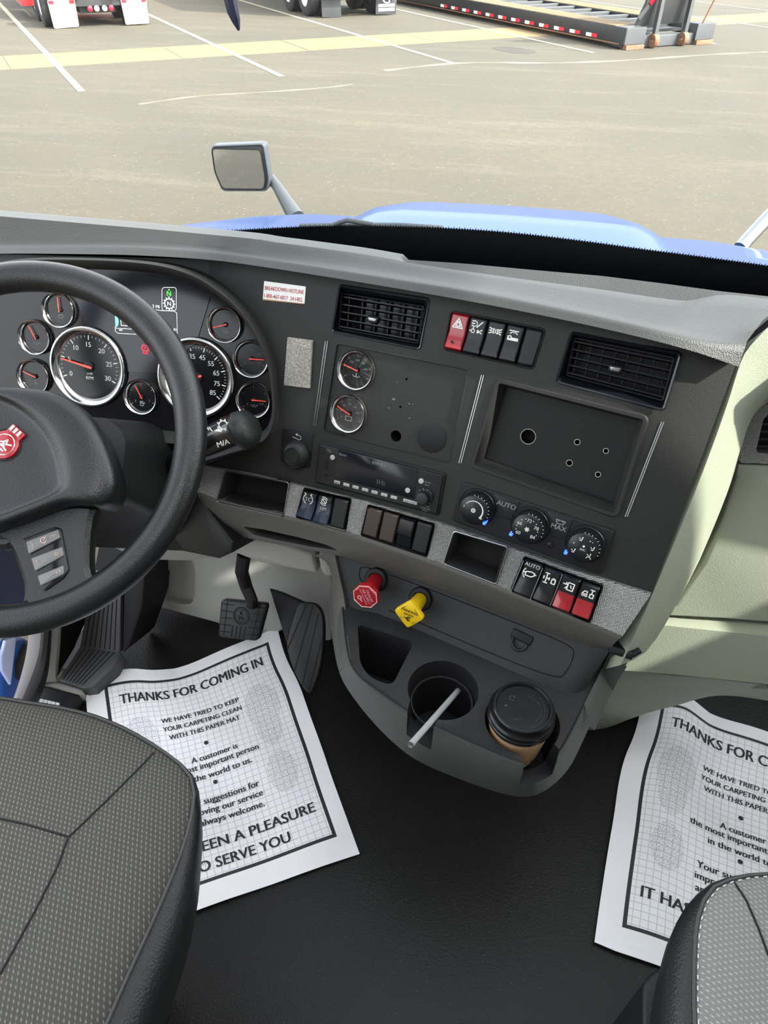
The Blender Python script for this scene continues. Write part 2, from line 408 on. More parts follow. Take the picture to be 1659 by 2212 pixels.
def slab(bm, grid, th, d=None, mi=0):
    """closed sheet: grid rows of points, pushed back by th along -d"""
    nr, nc = len(grid), len(grid[0])
    d = V(d) if d is not None else None
    A = [[bm.verts.new(p) for p in r] for r in grid]
    if isinstance(th, (int, float)): B = [[bm.verts.new(p-d*th) for p in r] for r in grid]
    for i in range(nr-1):
        for j in range(nc-1):
            face(bm, (A[i][j], A[i][j+1], A[i+1][j+1], A[i+1][j]), mi); face(bm, (B[i][j], B[i+1][j], B[i+1][j+1], B[i][j+1]), mi)
    for j in range(nc-1):
        face(bm, (A[0][j], B[0][j], B[0][j+1], A[0][j+1]), mi); face(bm, (A[-1][j], A[-1][j+1], B[-1][j+1], B[-1][j]), mi)
    for i in range(nr-1):
        face(bm, (A[i][0], A[i+1][0], B[i+1][0], B[i][0]), mi); face(bm, (A[i][-1], B[i][-1], B[i+1][-1], A[i+1][-1]), mi)
def polar(poly, c, n, rot=0.):
    r = []
    for k in range(n):
        a = 2*PI*k/n; d = V((math.cos(a), math.sin(a))); best = 0
        for i in range(len(poly)):
            p, q = V(poly[i-1][:2])-V(c), V(poly[i][:2])-V(c); e = q-p; den = d.x*e.y-d.y*e.x
            if abs(den) < 1e-12: continue
            t = (p.x*e.y-p.y*e.x)/den; u = (p.x*d.y-p.y*d.x)/den
            if t > best and -1e-6 <= u <= 1+1e-6: best = t
        r.append((c[0]+d.x*best, c[1]+d.y*best))
    return r
def lerpoly(a, b, t): return [(p[0]*(1-t)+q[0]*t, p[1]*(1-t)+q[1]*t) for p, q in zip(a, b)]
def gridrows(rows, m):
    """rows of equal-length point lists -> m interpolated rows between each pair"""
    g = []
    for a, b in zip(rows, rows[1:]):
        for k in range(m): g.append([p.lerp(q, k/m) for p, q in zip(a, b)])
    g.append(list(rows[-1])); return g
def cut(o, cbms, name='c'):
    for cb in cbms:
        bmesh.ops.recalc_face_normals(cb, faces=cb.faces[:])
        me = bpy.data.meshes.new('cut'); cb.to_mesh(me); cb.free()
        for m_ in o.data.materials: me.materials.append(m_)
        c = bpy.data.objects.new('cut', me); COL.objects.link(c)
        md = o.modifiers.new('b', 'BOOLEAN'); md.operation = 'DIFFERENCE'; md.solver = 'EXACT'; md.object = c
        bpy.context.view_layer.update(); dg = bpy.context.evaluated_depsgraph_get()
        nm = bpy.data.meshes.new_from_object(o.evaluated_get(dg)); o.modifiers.clear(); old = o.data
        if len(nm.polygons) > 5: o.data = nm
        else: print('BOOLEAN FAILED', o.name)
        bpy.data.objects.remove(c)
    o.data.shade_smooth()
    try: o.data.set_sharp_from_angle(angle=math.radians(32))
    except Exception: pass
_tc = {}
def glyphs(body, spacing=1., bold=0.):
    k = (body, spacing, bold)
    if k in _tc: return _tc[k]
    cu = bpy.data.curves.new('t', 'FONT'); cu.body = body; cu.size = 1; cu.align_x = 'CENTER'; cu.align_y = 'CENTER'; cu.space_character = spacing; cu.resolution_u = 3; cu.offset = bold
    ob = bpy.data.objects.new('t', cu); COL.objects.link(ob); bpy.context.view_layer.update()
    me = bpy.data.meshes.new_from_object(ob.evaluated_get(bpy.context.evaluated_depsgraph_get()))
    r = ([tuple(v.co)[:2] for v in me.vertices], [tuple(p.vertices) for p in me.polygons])
    bpy.data.objects.remove(ob); bpy.data.curves.remove(cu); bpy.data.meshes.remove(me)
    if r[0]:
        cx = (max(p[0] for p in r[0])+min(p[0] for p in r[0]))/2; cy = (max(p[1] for p in r[0])+min(p[1] for p in r[0]))/2
        r = ([(x-cx, y-cy) for x, y in r[0]], r[1])
    _tc[k] = r; return r
def text(bm, F, body, u, v, size, w=.0004, sx=1., rot=0., mi=0, fn=None, spacing=1., width=None, bold=.014):
    vs, ps = glyphs(body, spacing)
    if not vs: return
    if width: sx = width/(size*(max(p[0] for p in vs)-min(p[0] for p in vs)))
    c, s = math.cos(rot), math.sin(rot)
    for dx in ((-bold, 0, bold) if bold else (0,)):      # heavier strokes: the glyph struck three times
        nv = []
        for x, y in vs:
            x, y = (x+dx)*size*sx, y*size; X, Y = u+x*c-y*s, v+x*s+y*c
            nv.append(bm.verts.new(fn(X, Y) if fn else F.P(X, Y, w)))
        for p in ps: face(bm, [nv[i] for i in p], mi)
def stroke(bm, F, pts, th, w=.0004, mi=0, closed=False):
    pts = list(pts)
    if closed: pts = pts+[pts[0]]
    for a, b in zip(pts, pts[1:]):
        dx, dy = b[0]-a[0], b[1]-a[1]; L = math.hypot(dx, dy)
        if L < 1e-9: continue
        nx, ny = -dy/L*th/2, dx/L*th/2; ex, ey = dx/L*th*.3, dy/L*th*.3
        face(bm, [bm.verts.new(F.P(*q, w)) for q in ((a[0]+nx-ex, a[1]+ny-ey), (a[0]-nx-ex, a[1]-ny-ey), (b[0]-nx+ex, b[1]-ny+ey), (b[0]+nx+ex, b[1]+ny+ey))], mi)
def disc(bm, F, u, v, r, w=.0004, n=20, mi=0, ry=None): face(bm, [bm.verts.new(F.P(a, b, w)) for a, b in circ(u, v, r, n, ry)], mi)
def arc(u, v, r, a0, a1, n=14): return [(u+r*math.cos(math.radians(a0+(a1-a0)*i/n)), v+r*math.sin(math.radians(a0+(a1-a0)*i/n))) for i in range(n+1)]
def polyf(bm, F, pts, w, mi=0): face(bm, [bm.verts.new(F.P(u, v, w)) for u, v in pts], mi)
def quadmap(q):
    """TL,TR,BR,BL in uv -> (s,t) with t downward"""
    def f(s, t):
        a = V(q[0][:2]).lerp(V(q[1][:2]), s); b = V(q[3][:2]).lerp(V(q[2][:2]), s); p = a.lerp(b, t); return (p.x, p.y)
    return f
# ------------------------------------------------------------------ frames of the cab
P0 = CAM + ray(820, 1030)*1.008
PF = Fr(P0, -15, 21)                       # centre fascia plane
CF = Fr(PF.P(*PF.uv(592, 850), .004), 0, 22)   # instrument cluster plane, square to the driver
VP_top = PF.hit(1000, 1290, -.035)
VP_bot = onz(973, 1391, .37)
VF = Fr(VP_bot, ex=PF.ex, ey=(VP_top-VP_bot) - PF.ex*(VP_top-VP_bot).dot(PF.ex))   # valve panel
def bend(u): return -2.0*max(0, u-.285)**2
def onF(x, y, base=0.):
    w = base
    for _ in range(8):
        u, v = PF.uv(x, y, w); w = base+bend(u)
    return PF.P(u, v, w)
GLZ = -1.22
# ------------------------------------------------------------------ setting: floor, walls
bm = bm_()
g = [[V((x, y, 0)) for x in [-.80]+[-.8+.1*i for i in range(1, 20)]] for y in [-1.0+.1*j for j in range(24)]]
slab(bm, g, .03, (0, 0, 1)); tag(obj('floor', bm, M_FLOOR), 'black pebbled vinyl floor of the truck cab', 'floor', kind='structure')
bm = bm_()   # firewall and toe board
prof = [(1.06, -.0), (1.2, .12), (1.24, .30), (1.25, .62)]
g = [[V((x, y, z)) for x in (-.86, -.5, 0, .5, 1.08)] for y, z in prof]
slab(bm, g, .02, (0, -1, .2)); tag(obj('wall_front', bm, M_BLACK), 'black carpeted firewall under the dashboard', 'wall', kind='structure')
# light grey moulded kick panel in front of the driver
bm = bm_()
KP = Fr(ony(470, 1340, .945), ex=(1, .05, 0), ey=(0, .25, 1))
kp = [KP.uv(*p) for p in [(300, 1190), (430, 1165), (560, 1180), (700, 1190), (720, 1260), (716, 1400), (655, 1420), (640, 1345), (590, 1375), (520, 1368), (466, 1347), (306, 1304)]]
prism(bm, KP, kp, -.03, 0, .008)
o = obj('wall_kick_panel', bm, M_KNEE); tag(o, 'light grey moulded kick panel behind the brake pedal', 'wall panel', kind='structure')
cb = bm_(); dq = [KP.uv(*p) for p in [(332, 1292), (345, 1255), (385, 1208), (412, 1200), (424, 1240), (420, 1295), (408, 1309)]]
prism(cb, KP, smoothp(dq, 2, True), -.018, .02); cut(o, [cb])
# right side wall with the passenger window opening
bm = bm_()
RW = Fr((1.08, 0, 0), ex=(0, 1, 0), ey=(0, 0, 1))
x0, x1 = 1.08, 1.12
wbox(bm, x0, x1, -1.2, 1.25, 0, .92); wbox(bm, x0, x1, -1.2, .60, .92, 2.05); wbox(bm, x0, x1, 1.15, 1.25, .92, 1.78); wbox(bm, x0, x1, .60, 1.25, 1.78, 2.05)
tag(obj('wall_right', bm, M_KNEE, smooth=False), 'grey passenger side wall with window opening', 'wall', kind='structure')
bm = bm_(); wbox(bm, x0+.015, x0+.02, .60, 1.15, .92, 1.78); tag(obj('window_1', bm, M_GLASS, smooth=False), 'passenger side window glass', 'window', kind='structure')
bm = bm_(); wbox(bm, .55, 1.12, -1.2, .62, 2.0, 2.05); wbox(bm, -1.1, .55, .12, .62, 2.0, 2.05); wbox(bm, -1.1, -.8, -1.2, .12, 2.0, 2.05); wbox(bm, -.8, .55, -1.2, -.95, 2.0, 2.05); tag(obj('ceiling', bm, M_KNEE), 'light grey cab headliner with an added roof opening for sky light', 'ceiling', kind='structure')  # unseen roof opening, added so sky light brightens the cab
bm = bm_(); wbox(bm, -1.1, 1.12, -1.24, -1.2, 0, 2.05); tag(obj('wall_rear', bm, M_KNEE, smooth=False), 'light grey rear cab wall', 'wall', kind='structure')
# windscreen, with printed black frit band along its foot
WS = Fr((0, 1.27, .76), ex=(1, 0, 0), ey=(0, -.62, .785))
bm = bm_(); box(bm, WS, -1.05, 1.05, -.14, 1.15, -.004, 0); ws = thing('windscreen', 'wide windscreen pane above the dashboard with black printed lower edge', 'windscreen', WS.o)
obj('glass', bm, M_GLASS, ws, smooth=False)
fr_top = [(150, 521), (250, 515), (370, 508), (500, 499), (640, 491), (750, 489), (850, 490), (980, 494), (1100, 503), (1200, 514), (1300, 527), (1400, 541), (1480, 551), (1570, 563), (1659, 575), (1900, 612)]
bm = bm_(); top = resample([WS.uv(*p, .002) for p in smoothp(fr_top, 2)], 60)
for a, b in zip(top, top[1:]): face(bm, [bm.verts.new(WS.P(*q, .002)) for q in ((a.x, a.y), (b.x, b.y), (b.x, -.13), (a.x, -.13))])
dots = resample([WS.uv(*p, .002) for p in smoothp(fr_top, 2)], 330)
for i, q in enumerate(dots):
    disc(bm, WS, q.x, q.y+.0012, .0021, .002, 8)
    if i % 2 == 0: disc(bm, WS, q.x, q.y+.0052, .0012, .002, 6)
obj('frit_band', bm, M_FRIT, ws, smooth=False)

# ------------------------------------------------------------------ dashboard
dash = thing('dashboard', 'dark grey truck dashboard with angled centre fascia, silver trim band and cup holder console', 'dashboard', (0, .75, .5))
TE = [(425, 560), (540, 572), (676, 593), (841, 620), (1040, 655), (1250, 697), (1470, 747), (1589, 789)]
BE = [(425, 1002), (441, 1006), (560, 1028), (651, 1051), (752, 1073), (937, 1124), (1130, 1193), (1221, 1226), (1305, 1253), (1406, 1284)]
N = 56
te = resample(smoothp(TE, 1), N); be = resample(smoothp(BE, 1), N)
rows = []
for k in range(13):
    t = k/12; rows.append([onF(*(te[i].lerp(be[i], t)).xy) for i in range(N)])
bm = bm_(); slab(bm, rows, .055, PF.ez)
fascia = obj('centre_fascia', bm, [M_FASC, M_TRAY], dash)
def quadF(pts, F=PF, w=0., r=.004): return rpoly([F.uv(*p, w) for p in pts], r)
def mk_cut(F, uv, w0, w1, mi=0):
    c = bm_(); prism(c, F, uv, w0, w1, mi=mi); return c
V1o = [(733, 614), (929, 645), (908, 756), (716, 717)]; V1i = [(737, 632), (917, 661), (905, 744), (732, 712)]
V2o = [(1233, 716), (1472, 763), (1434, 887), (1200, 826)]; V2i = [(1240, 728), (1459, 772), (1434, 868), (1222, 812)]
SBT = [(974, 671), (1179, 711), (1152, 798), (957, 755)]
POC = [(1074, 818), (1401, 901), (1333, 1118), (1016, 1008)]
AUX = [(727, 741), (1012, 798), (971, 1001), (698, 931)]
cut(fascia, [mk_cut(PF, quadF(V1o, r=.006), -.045, .05), mk_cut(PF, quadF(V2o, r=.006), -.045, .05), mk_cut(PF, quadF(SBT, r=.004), -.03, .05),
             mk_cut(PF, quadF(POC, r=.008), -.024, .05, 1), mk_cut(PF, quadF(AUX, r=.006), -.0025, .05)])
OUT = [(-260, 1000), (-260, 700), (-120, 600), (20, 562), (100, 556), (187, 557), (269, 560), (345, 567), (405, 582), (455, 605), (520, 655), (566, 718), (595, 785), (603, 850), (603, 905), (588, 945), (560, 962), (480, 968), (300, 950), (100, 920)]
out_ = rpoly([CF.uv(*p) for p in smoothp(OUT, 1, True)], .01, 2)
cut(fascia, [mk_cut(CF, inset(out_, .001), -.12, .06)])
# holes drilled in the tray floor and in the gauge plate
hc = []
HOLES = [(1141, 943, 17, -.024), (1247, 955, 6.5, -.024), (1309, 974, 6, -.024), (1230, 1000, 7, -.024), (1292, 1025, 6, -.024), (855, 942, 12, -.0025), (878, 819, 2.6, -.0025), (865, 879, 2.6, -.0025)]
for x, y, r, wd in HOLES:
    u, v = PF.uv(x, y, wd); u2, _ = PF.uv(x+r, y, wd); hc.append(mk_cut(PF, circ(u, v, abs(u2-u), 24), -.05, .04, 1))
cut(fascia, hc)
for x, y, r, wd in HOLES[:5]:
    u, v = PF.uv(x, y, wd); u2, _ = PF.uv(x+r, y, wd); R = abs(u2-u); bm = bm_()
    tube(bm, [PF.P(u+R*math.cos(a*PI/12), v+R*math.sin(a*PI/12), wd+.0003) for a in range(24)], .0005, 5, True)
    obj('drilled_hole_edge', bm, M_GREYP, dash)
bm = bm_(); u, v = PF.uv(931, 946); lathe(bm, PF, u, v, [(.0205, -.0025), (.0205, -.0012), (.0195, -.0008), (0.001, -.0008)], cap1=True); obj('speaker_cap', bm, M_BLACK, dash)
for x, y, l in [(850, 862, 5), (884, 872, 3), (892, 873, 2), (840, 881, 3), (885, 903, 3), (850, 971, 2), (937, 978, 2), (858, 825, 2)]:
    u, v = PF.uv(x, y, -.0025); k = l*.00055; bm = bm_(); polyf(bm, PF, [(u-k, v-k*.3), (u+k*.4, v-k*.6), (u+k, v+k*.2), (u-k*.2, v+k*.5)], -.0023); obj('scuff_mark', bm, M_DIMP, dash, smooth=False)
# bevelled lip of the tray
def lip(name, pts, m, h=.003, wdt=.005, r=.008, F=PF, w=0., win=-.003):
    o = quadF(pts, F, r=r); i = inset(o, wdt); bm = bm_(); mid = inset(o, wdt*.4)
    R = [[F.P(u, v, w-.001) for u, v in inset(o, -.002)], [F.P(u, v, w+h) for u, v in o], [F.P(u, v, w+h) for u, v in mid], [F.P(u, v, w+win) for u, v in i], [F.P(u, v, w+win-.006) for u, v in i]]
    rings(bm, R, False, False); return obj(name, bm, m, dash)
lip('tray_rim', POC, M_FASC, .0022, .010, .009, win=-.016)
lip('switch_bank_rim', SBT, M_BLACK, .001, .0025, .005, win=-.002)
lip('gauge_plate_rim', AUX, M_FASC, .0006, .0016, .006, win=-.002)
# thin chrome blades
for i, (a, b) in enumerate([((706, 737), (680, 920)), ((1043, 810), (994, 1000)), ((1431, 913), (1352, 1118))]):
    bm = bm_()
    for dx in (-2.2, 2.4):
        p, q = V(PF.uv(a[0]+dx, a[1])), V(PF.uv(b[0]+dx, b[1]))
        wb = bend(p.x); wq = bend(q.x)
        tube(bm, [PF.P(p.x, p.y, wb+.0004), PF.P(q.x, q.y, wq+.0004)], .0009, 8)
    obj('chrome_strip', bm, M_DCHR, dash)

# ---- silver trim band and grey lip
SB = [(425, 1062), (437, 1065), (490, 1086), (612, 1111), (749, 1146), (784, 1160), (923, 1204), (1070, 1262), (1110, 1280), (1277, 1345), (1345, 1374)]
LB1 = [(430, 1078), (450, 1098), (500, 1113), (612, 1136), (745, 1172), (920, 1228), (1070, 1287), (1190, 1333), (1277, 1372), (1325, 1392)]
LB2 = [(450, 1120), (475, 1145), (510, 1158), (612, 1178), (720, 1197), (830, 1228), (960, 1275), (1100, 1332), (1200, 1371), (1280, 1400), (1318, 1404)]
N = 64
BEx = [(425, 1002), (441, 1006), (560, 1028), (651, 1051), (752, 1073), (937, 1124), (1130, 1193), (1221, 1226), (1305, 1253), (1406, 1284)]
t0, t1, t2, t3 = [resample(smoothp(q, 1), N) for q in (BEx, SB, LB1, LB2)]
r0 = [onF(*p.xy, .0075) for p in t0]; r1 = [onF(*p.xy, .010) for p in t1]
bm = bm_(); g = gridrows([r0, r1], 4); slab(bm, g, .05, PF.ez)
band = obj('silver_trim_band', bm, M_SILV, dash)
BF = PF.off(.0088)
BINL = [(489, 1017), (624, 1043), (612, 1116), (470, 1083)]
BKA = [(658, 1053), (759, 1077), (747, 1149), (640, 1117)]
BKB = [(796, 1089), (940, 1131), (923, 1203), (780, 1156)]
BINC = [(982, 1148), (1096, 1182), (1072, 1260), (960, 1216)]
BKC = [(1133, 1201), (1303, 1265), (1274, 1345), (1103, 1275)]
cut(band, [mk_cut(BF, quadF(q, BF, r=.003), -.07, .03) for q in (BINL, BKA, BKB, BINC, BKC)])
bm = bm_(); r2 = [onF(*p.xy, .003) for p in t2]; r3 = [onF(*p.xy, -.028) for p in t3]; r15 = [onF(*a.lerp(b, .4).xy, .010) for a, b in zip(t1, t2)]
r25 = [onF(*a.lerp(b, .5).xy, -.008) for a, b in zip(t2, t3)]
slab(bm, gridrows([r1, r15, r2, r25, r3], 3), .035, PF.ez)
lipo = obj('trim_band_lip', bm, M_OLIVE, dash)
# slot in the lip left of the console
cb = bm_(); q = rpoly([PF.uv(*p) for p in [(520, 1140), (560, 1145), (640, 1163), (700, 1180), (722, 1196), (660, 1190), (580, 1174), (535, 1163)]], .004); prism(cb, PF, q, -.08, .03); cut(lipo, [cb])
bm = bm_(); prism(bm, PF, inset(q, -.004), -.09, -.05); obj('lip_slot_floor', bm, M_HOLE, dash)
# bins
for q, inn in ((BINL, [(502, 1026), (617, 1046), (608, 1106), (491, 1080)]), (BINC, [(992, 1158), (1088, 1186), (1066, 1248), (974, 1210)])):
    bm = bm_(); o1 = quadF(q, BF, r=.004); n = len(o1); i1 = inset(o1, .0035); i0 = inset(o1, -.0018)
    rings(bm, [[BF.P(u, v, 0.) for u, v in i0], [BF.P(u, v, .002) for u, v in o1], [BF.P(u, v, .001) for u, v in inset(o1, .001)], [BF.P(u, v, -.004) for u, v in i1], [BF.P(u, v, -.040) for u, v in inset(o1, .005)]], False, True)
    b_ = obj('storage_bin', bm, M_HOLE, dash)
    bm = bm_(); tube(bm, [BF.P(u, v, .0012) for u, v in inset(o1, -.001)], .0011, 6, True); obj('storage_bin_rim', bm, M_DCHR, b_)
for q in (BKA, BKB, BKC):
    bm = bm_(); o1 = quadF(q, BF, r=.003)
    rings(bm, [[BF.P(u, v, .0012) for u, v in inset(o1, -.0008)], [BF.P(u, v, .0016) for u, v in o1], [BF.P(u, v, -.006) for u, v in inset(o1, .0012)], [BF.P(u, v, -.02) for u, v in inset(o1, .0014)]], False, True)
    obj('switch_bank_well', bm, M_BLACK, dash)
bm = bm_(); o1 = quadF(SBT, PF, r=.004); prism(bm, PF, inset(o1, .0005), -.032, -.012); obj('switch_bank_well', bm, M_BLACK, dash)

# ---- padded dash top
B0 = [(-220, 552), (0, 547), (200, 549), (299, 551), (448, 560), (540, 572), (676, 593), (841, 620), (1040, 655), (1250, 697), (1470, 749), (1596, 792)]
B1 = [(-220, 520), (0, 519), (200, 519), (299, 520), (450, 530), (560, 545), (700, 566), (841, 588), (1040, 618), (1250, 660), (1440, 702), (1530, 722), (1590, 722), (1622, 712)]
B2 = [(-220, 508), (0, 508), (200, 508), (350, 509), (500, 514), (620, 527), (700, 538), (790, 550), (880, 567), (1000, 585), (1150, 606), (1300, 625), (1470, 651), (1504, 648), (1555, 634), (1659, 645), (1700, 650)]
N = 90
def padpt(x, y, base):
    if x >= 520: return onF(x, y, base)
    a = onF(520, y, base); return ony(x, y, a.y + .00002*(520-x))
b0, b1, b2 = [resample(smoothp(q, 2), N) for q in (B0, B1, B2)]
q0 = [padpt(*p.xy, .022) for p in b0]; q1 = [padpt(*p.xy, -.004) for p in b1]
q05 = [padpt(*a.lerp(b, .55).xy, .018) for a, b in zip(b0, b1)]
q00 = [p + V((0, .045, -.006)) for p in q0]
q2 = [onz(*p.xy, .846) for p in b2]
for i in range(N): q2[i].y = max(q2[i].y, q1[i].y+.006)
def far(p, k):   # shelf and defroster channel ahead of the crest
    return p
q3 = []; q4 = []
RIM = [(880, 561), (1000, 569), (1150, 583), (1300, 596), (1430, 612), (1555, 629), (1659, 640), (1700, 644)]
for i in range(N):
    x = b2[i].x
    if x < 880: q4.append(q2[i]+V((0, .035, -.004)))
    else:
        for (xa, ya), (xb, yb) in zip(RIM, RIM[1:]):
            if xa <= x <= xb: y = ya+(yb-ya)*(x-xa)/(xb-xa); break
        p = onz(x, y, .842); p.y = max(p.y, q2[i].y+.004); q4.append(p)
    d = (q4[i]-q2[i]).length; q3.append((q2[i]+q4[i])/2+V((0, 0, -min(.022, d*.35) if x > 880 else 0)))
q5 = [p+V((0, .05, -.05)) for p in q4]; q6 = [V((p.x*1.05, 1.3, .60)) for p in q5]
bm = bm_(); G = gridrows([q00, q0, q05, q1], 3)[:-1] + gridrows([q1, q2, q3, q4, q5, q6], 3)
rings_ = [[bm.verts.new(p) for p in r] for r in G]
for a, b in zip(rings_, rings_[1:]):
    for i in range(N-1): face(bm, (a[i], a[i+1], b[i+1], b[i]))
# close underneath and the right end
under = [bm.verts.new(V((p.x, p.y+.01, p.z-.14))) for p in q5]
for i in range(N-1): face(bm, (rings_[0][i], rings_[0][i+1], under[i+1], under[i])); face(bm, (rings_[-1][i], rings_[-1][i+1], under[i+1], under[i]))
face(bm, [r[-1] for r in rings_]+[under[-1]])
pad = obj('padded_dash_top', bm, M_PAD, dash, auto=60)
# ---- sage side strip right of the fascia
SL = [(1664, 703), (1614, 752), (1596, 792), (1576, 860), (1538, 968), (1483, 1110), (1440, 1212), (1407, 1288), (1388, 1335), (1340, 1437)]
SR = [(1765, 800), (1665, 868), (1622, 890), (1606, 942), (1593, 998), (1585, 1027), (1553, 1112), (1510, 1212), (1449, 1304), (1412, 1331)]
GP = Fr(ony(1600, 1000, .86), 4, 14)     # glovebox plane
N = 40
sl, sr = resample(smoothp(SL, 1), N), resample(smoothp(SR, 1), N)
A_ = [onF(*p.xy, -.003) for p in sl]; B_ = [GP.hit(*p.xy, .006) for p in sr]
mid = []
for i in range(N):
    a, b = A_[i], B_[i]; m = a.lerp(b, .45); mid.append(m + V((.012, -.016, .0)))
bm = bm_(); C_ = [b+V((.004, .04, 0)) for b in B_]; A0 = [a+V((-.012, .015, -.03)) for a in A_]
g = [[a0, a, a.lerp(m, .5)+V((0, -.003, 0)), m, m.lerp(b, .5)+V((0, -.003, 0)), b, c] for a0, a, m, b, c in zip(A0, A_, mid, B_, C_)]
vv = [[bm.verts.new(p) for p in r] for r in g]
for a, b in zip(vv, vv[1:]):
    for j in range(6): face(bm, (a[j], a[j+1], b[j+1], b[j]))
obj('side_pillar_trim', bm, M_SAGE, dash, auto=70)
# ---- passenger side panels
bm = bm_(); q = [GP.uv(*p) for p in [(1596, 1004), (1659, 1006), (1900, 1015), (1960, 1395), (1659, 1346), (1560, 1338), (1424, 1330), (1462, 1306), (1522, 1216), (1562, 1122), (1591, 1036)]]
prism(bm, GP, q, -.04, 0, .005); obj('glovebox_door', bm, M_SAGE, dash)
bm = bm_(); q = [GP.uv(*p) for p in [(1560, 900), (1700, 800), (2000, 820), (2000, 1420), (1500, 1340), (1380, 1400), (1400, 1200)]]
prism(bm, GP, q, -.08, -.045); obj('dash_backing', bm, M_BLACK, dash)
# silver surround and side vent
bm = bm_(); q = rpoly([GP.uv(*p, .002) for p in [(1594, 1000), (1607, 940), (1622, 896), (1648, 872), (1900, 872), (1900, 1012)]], .006)
prism(bm, GP, q, -.03, .004, .003); vs_ = obj('side_vent_surround', bm, M_SILV, dash)
cb = bm_(); q2_ = rpoly([GP.uv(*p, .004) for p in [(1632, 978), (1650, 902), (1672, 886), (1880, 886), (1880, 990)]], .006); prism(cb, GP, q2_, -.05, .03); cut(vs_, [cb])
bm = bm_(); prism(bm, GP, inset(q2_, -.002), -.034, -.022); m_ = quadmap([GP.uv(*p) for p in [(1655, 895), (1880, 890), (1880, 985), (1636, 975)]])
for t in (.1, .3, .5, .7, .9):
    a, b = m_(-.02, t), m_(1, t); tube(bm, [GP.P(*a, -.006), GP.P(*b, -.006)], .003, 6)
obj('side_vent_slats', bm, M_BLACK, vs_)
# upper passenger fascia above the vent
bm = bm_(); q = [GP.uv(*p) for p in [(1668, 866), (1745, 762), (1800, 700), (2000, 720), (2000, 866)]]; prism(bm, GP, q, -.04, 0, .004); obj('upper_passenger_panel', bm, M_SAGE, dash)
bm = bm_(); prism(bm, WF, [(.375, .77), (1.06, .77), (1.06, .93), (.41, .93)], .79, .832, .02); obj('unseen_dash_overhang', bm, M_PAD, dash)  # out-of-view overhang added to keep the sun off the upper glovebox
# lower sage panel with its step edge
LPt = [(1412, 1334), (1500, 1340), (1659, 1352), (1960, 1400)]; LPm = [(1408, 1348), (1500, 1358), (1659, 1374), (1960, 1424)]; LPb = [(1345, 1448), (1470, 1458), (1659, 1478), (1960, 1540)]
N = 30; a_, m2_, b_ = [resample(q, N) for q in (LPt, LPm, LPb)]
bm = bm_(); slab(bm, gridrows([[GP.hit(*p.xy, -.004) for p in a_], [GP.hit(*p.xy, .018) for p in m2_], [GP.hit(*p.xy, .010) for p in b_], [GP.hit(*p.xy, -.015) + V((0, .03, .0)) for p in b_]], 3), .02, GP.ez)
obj('lower_passenger_panel', bm, M_SAGE, dash)
# rounded sage duct housing below, standing on the floor
bm = bm_()
T0 = [(1335, 1446), (1380, 1451), (1440, 1458), (1520, 1464), (1659, 1480), (1960, 1545)]
T2 = [(1240, 1578), (1290, 1577), (1335, 1566), (1380, 1538), (1420, 1494), (1460, 1478), (1500, 1476), (1659, 1490)]
N = 30; a_, b_ = resample(T0, N), resample(smoothp(T2, 2), N)
top_ = [GP.hit(*p.xy, -.02) for p in a_]; bot_ = []
for i, p in enumerate(b_):
    k = i/(N-1); z = .0 if k < .35 else (k-.35)*.38; bot_.append(onz(*p.xy, z))
md = [(a+b)/2+V((0, -.02, 0)) for a, b in zip(top_, bot_)]
slab(bm, gridrows([top_, md, bot_], 4), .02, (0, -1, 0)); obj('duct_housing', bm, M_SAGE, dash, auto=60)
# ---- valve panel
bm = bm_()
vp = [(722, 1185), (729, 1225), (740, 1275), (750, 1310), (770, 1328), (821, 1319+6), (973, 1391), (1205, 1492), (1245, 1508), (1268, 1495), (1290, 1455), (1330, 1395), (1200, 1345), (960, 1250), (830, 1205)]
N = 44
vt = resample([(716, 1182), (830, 1210), (960, 1255), (1100, 1312), (1200, 1350), (1326, 1392)], N)
vb = resample(smoothp([(752, 1308), (775, 1318), (821, 1325), (973, 1391), (1205, 1492), (1240, 1500), (1262, 1490)], 1), N)
ra = [VF.hit(*p.xy, 0) for p in vt]; rb = [onz(*p.xy, .370) for p in vb]
slab(bm, gridrows([ra, rb], 6), .03, VF.ez); vbv = BVHTree.FromBMesh(bm); obj('valve_panel', bm, M_CONS, dash)
bm = bm_(); sm = smoothp([(800, 1266), (778, 1256), (775, 1232), (784, 1221), (889, 1258), (1100, 1340), (1230, 1392), (1243, 1412), (1222, 1455), (1205, 1466), (1100, 1428), (922, 1352), (840, 1318)], 2)
hp = []
for p in sm:
    h = vbv.ray_cast(CAM, ray(*p)); hp.append(h[0]+VF.ez*.0002 if h[0] is not None else VF.hit(*p, .0006))
tube(bm, hp, .0009, 5); obj('valve_panel_seam', bm, M_HOLE, dash)
# ---- cup holder console
ZS = .370
CI = [(742, 1318), (747, 1375), (756, 1429), (772, 1456), (792, 1472), (835, 1503), (882, 1534), (939, 1564), (1040, 1610), (1110, 1640), (1150, 1650), (1185, 1640), (1207, 1622), (1235, 1572), (1262, 1515), (1296, 1450), (1320, 1400)]
CO = [(708, 1300), (717, 1375), (728, 1440), (740, 1472), (760, 1503), (792, 1545), (840, 1597), (900, 1646), (1015, 1692), (1090, 1717), (1142, 1724), (1184, 1706), (1226, 1667), (1250, 1622), (1285, 1542), (1318, 1470), (1336, 1425)]
N = 60
ci, co = resample(smoothp(CI, 2), N), resample(smoothp(CO, 2), N)
def cring(t, z, push=0.):
    r = []
    for a, b in zip(ci, co):
        p = onz(*a.lerp(b, t).xy, z); r.append(p+V((-(p.x-.03)*push, push*.9, 0)))
    return [V((r[0].x, .90, z))] + r + [V((r[-1].x, .86, z))]
bm = bm_()
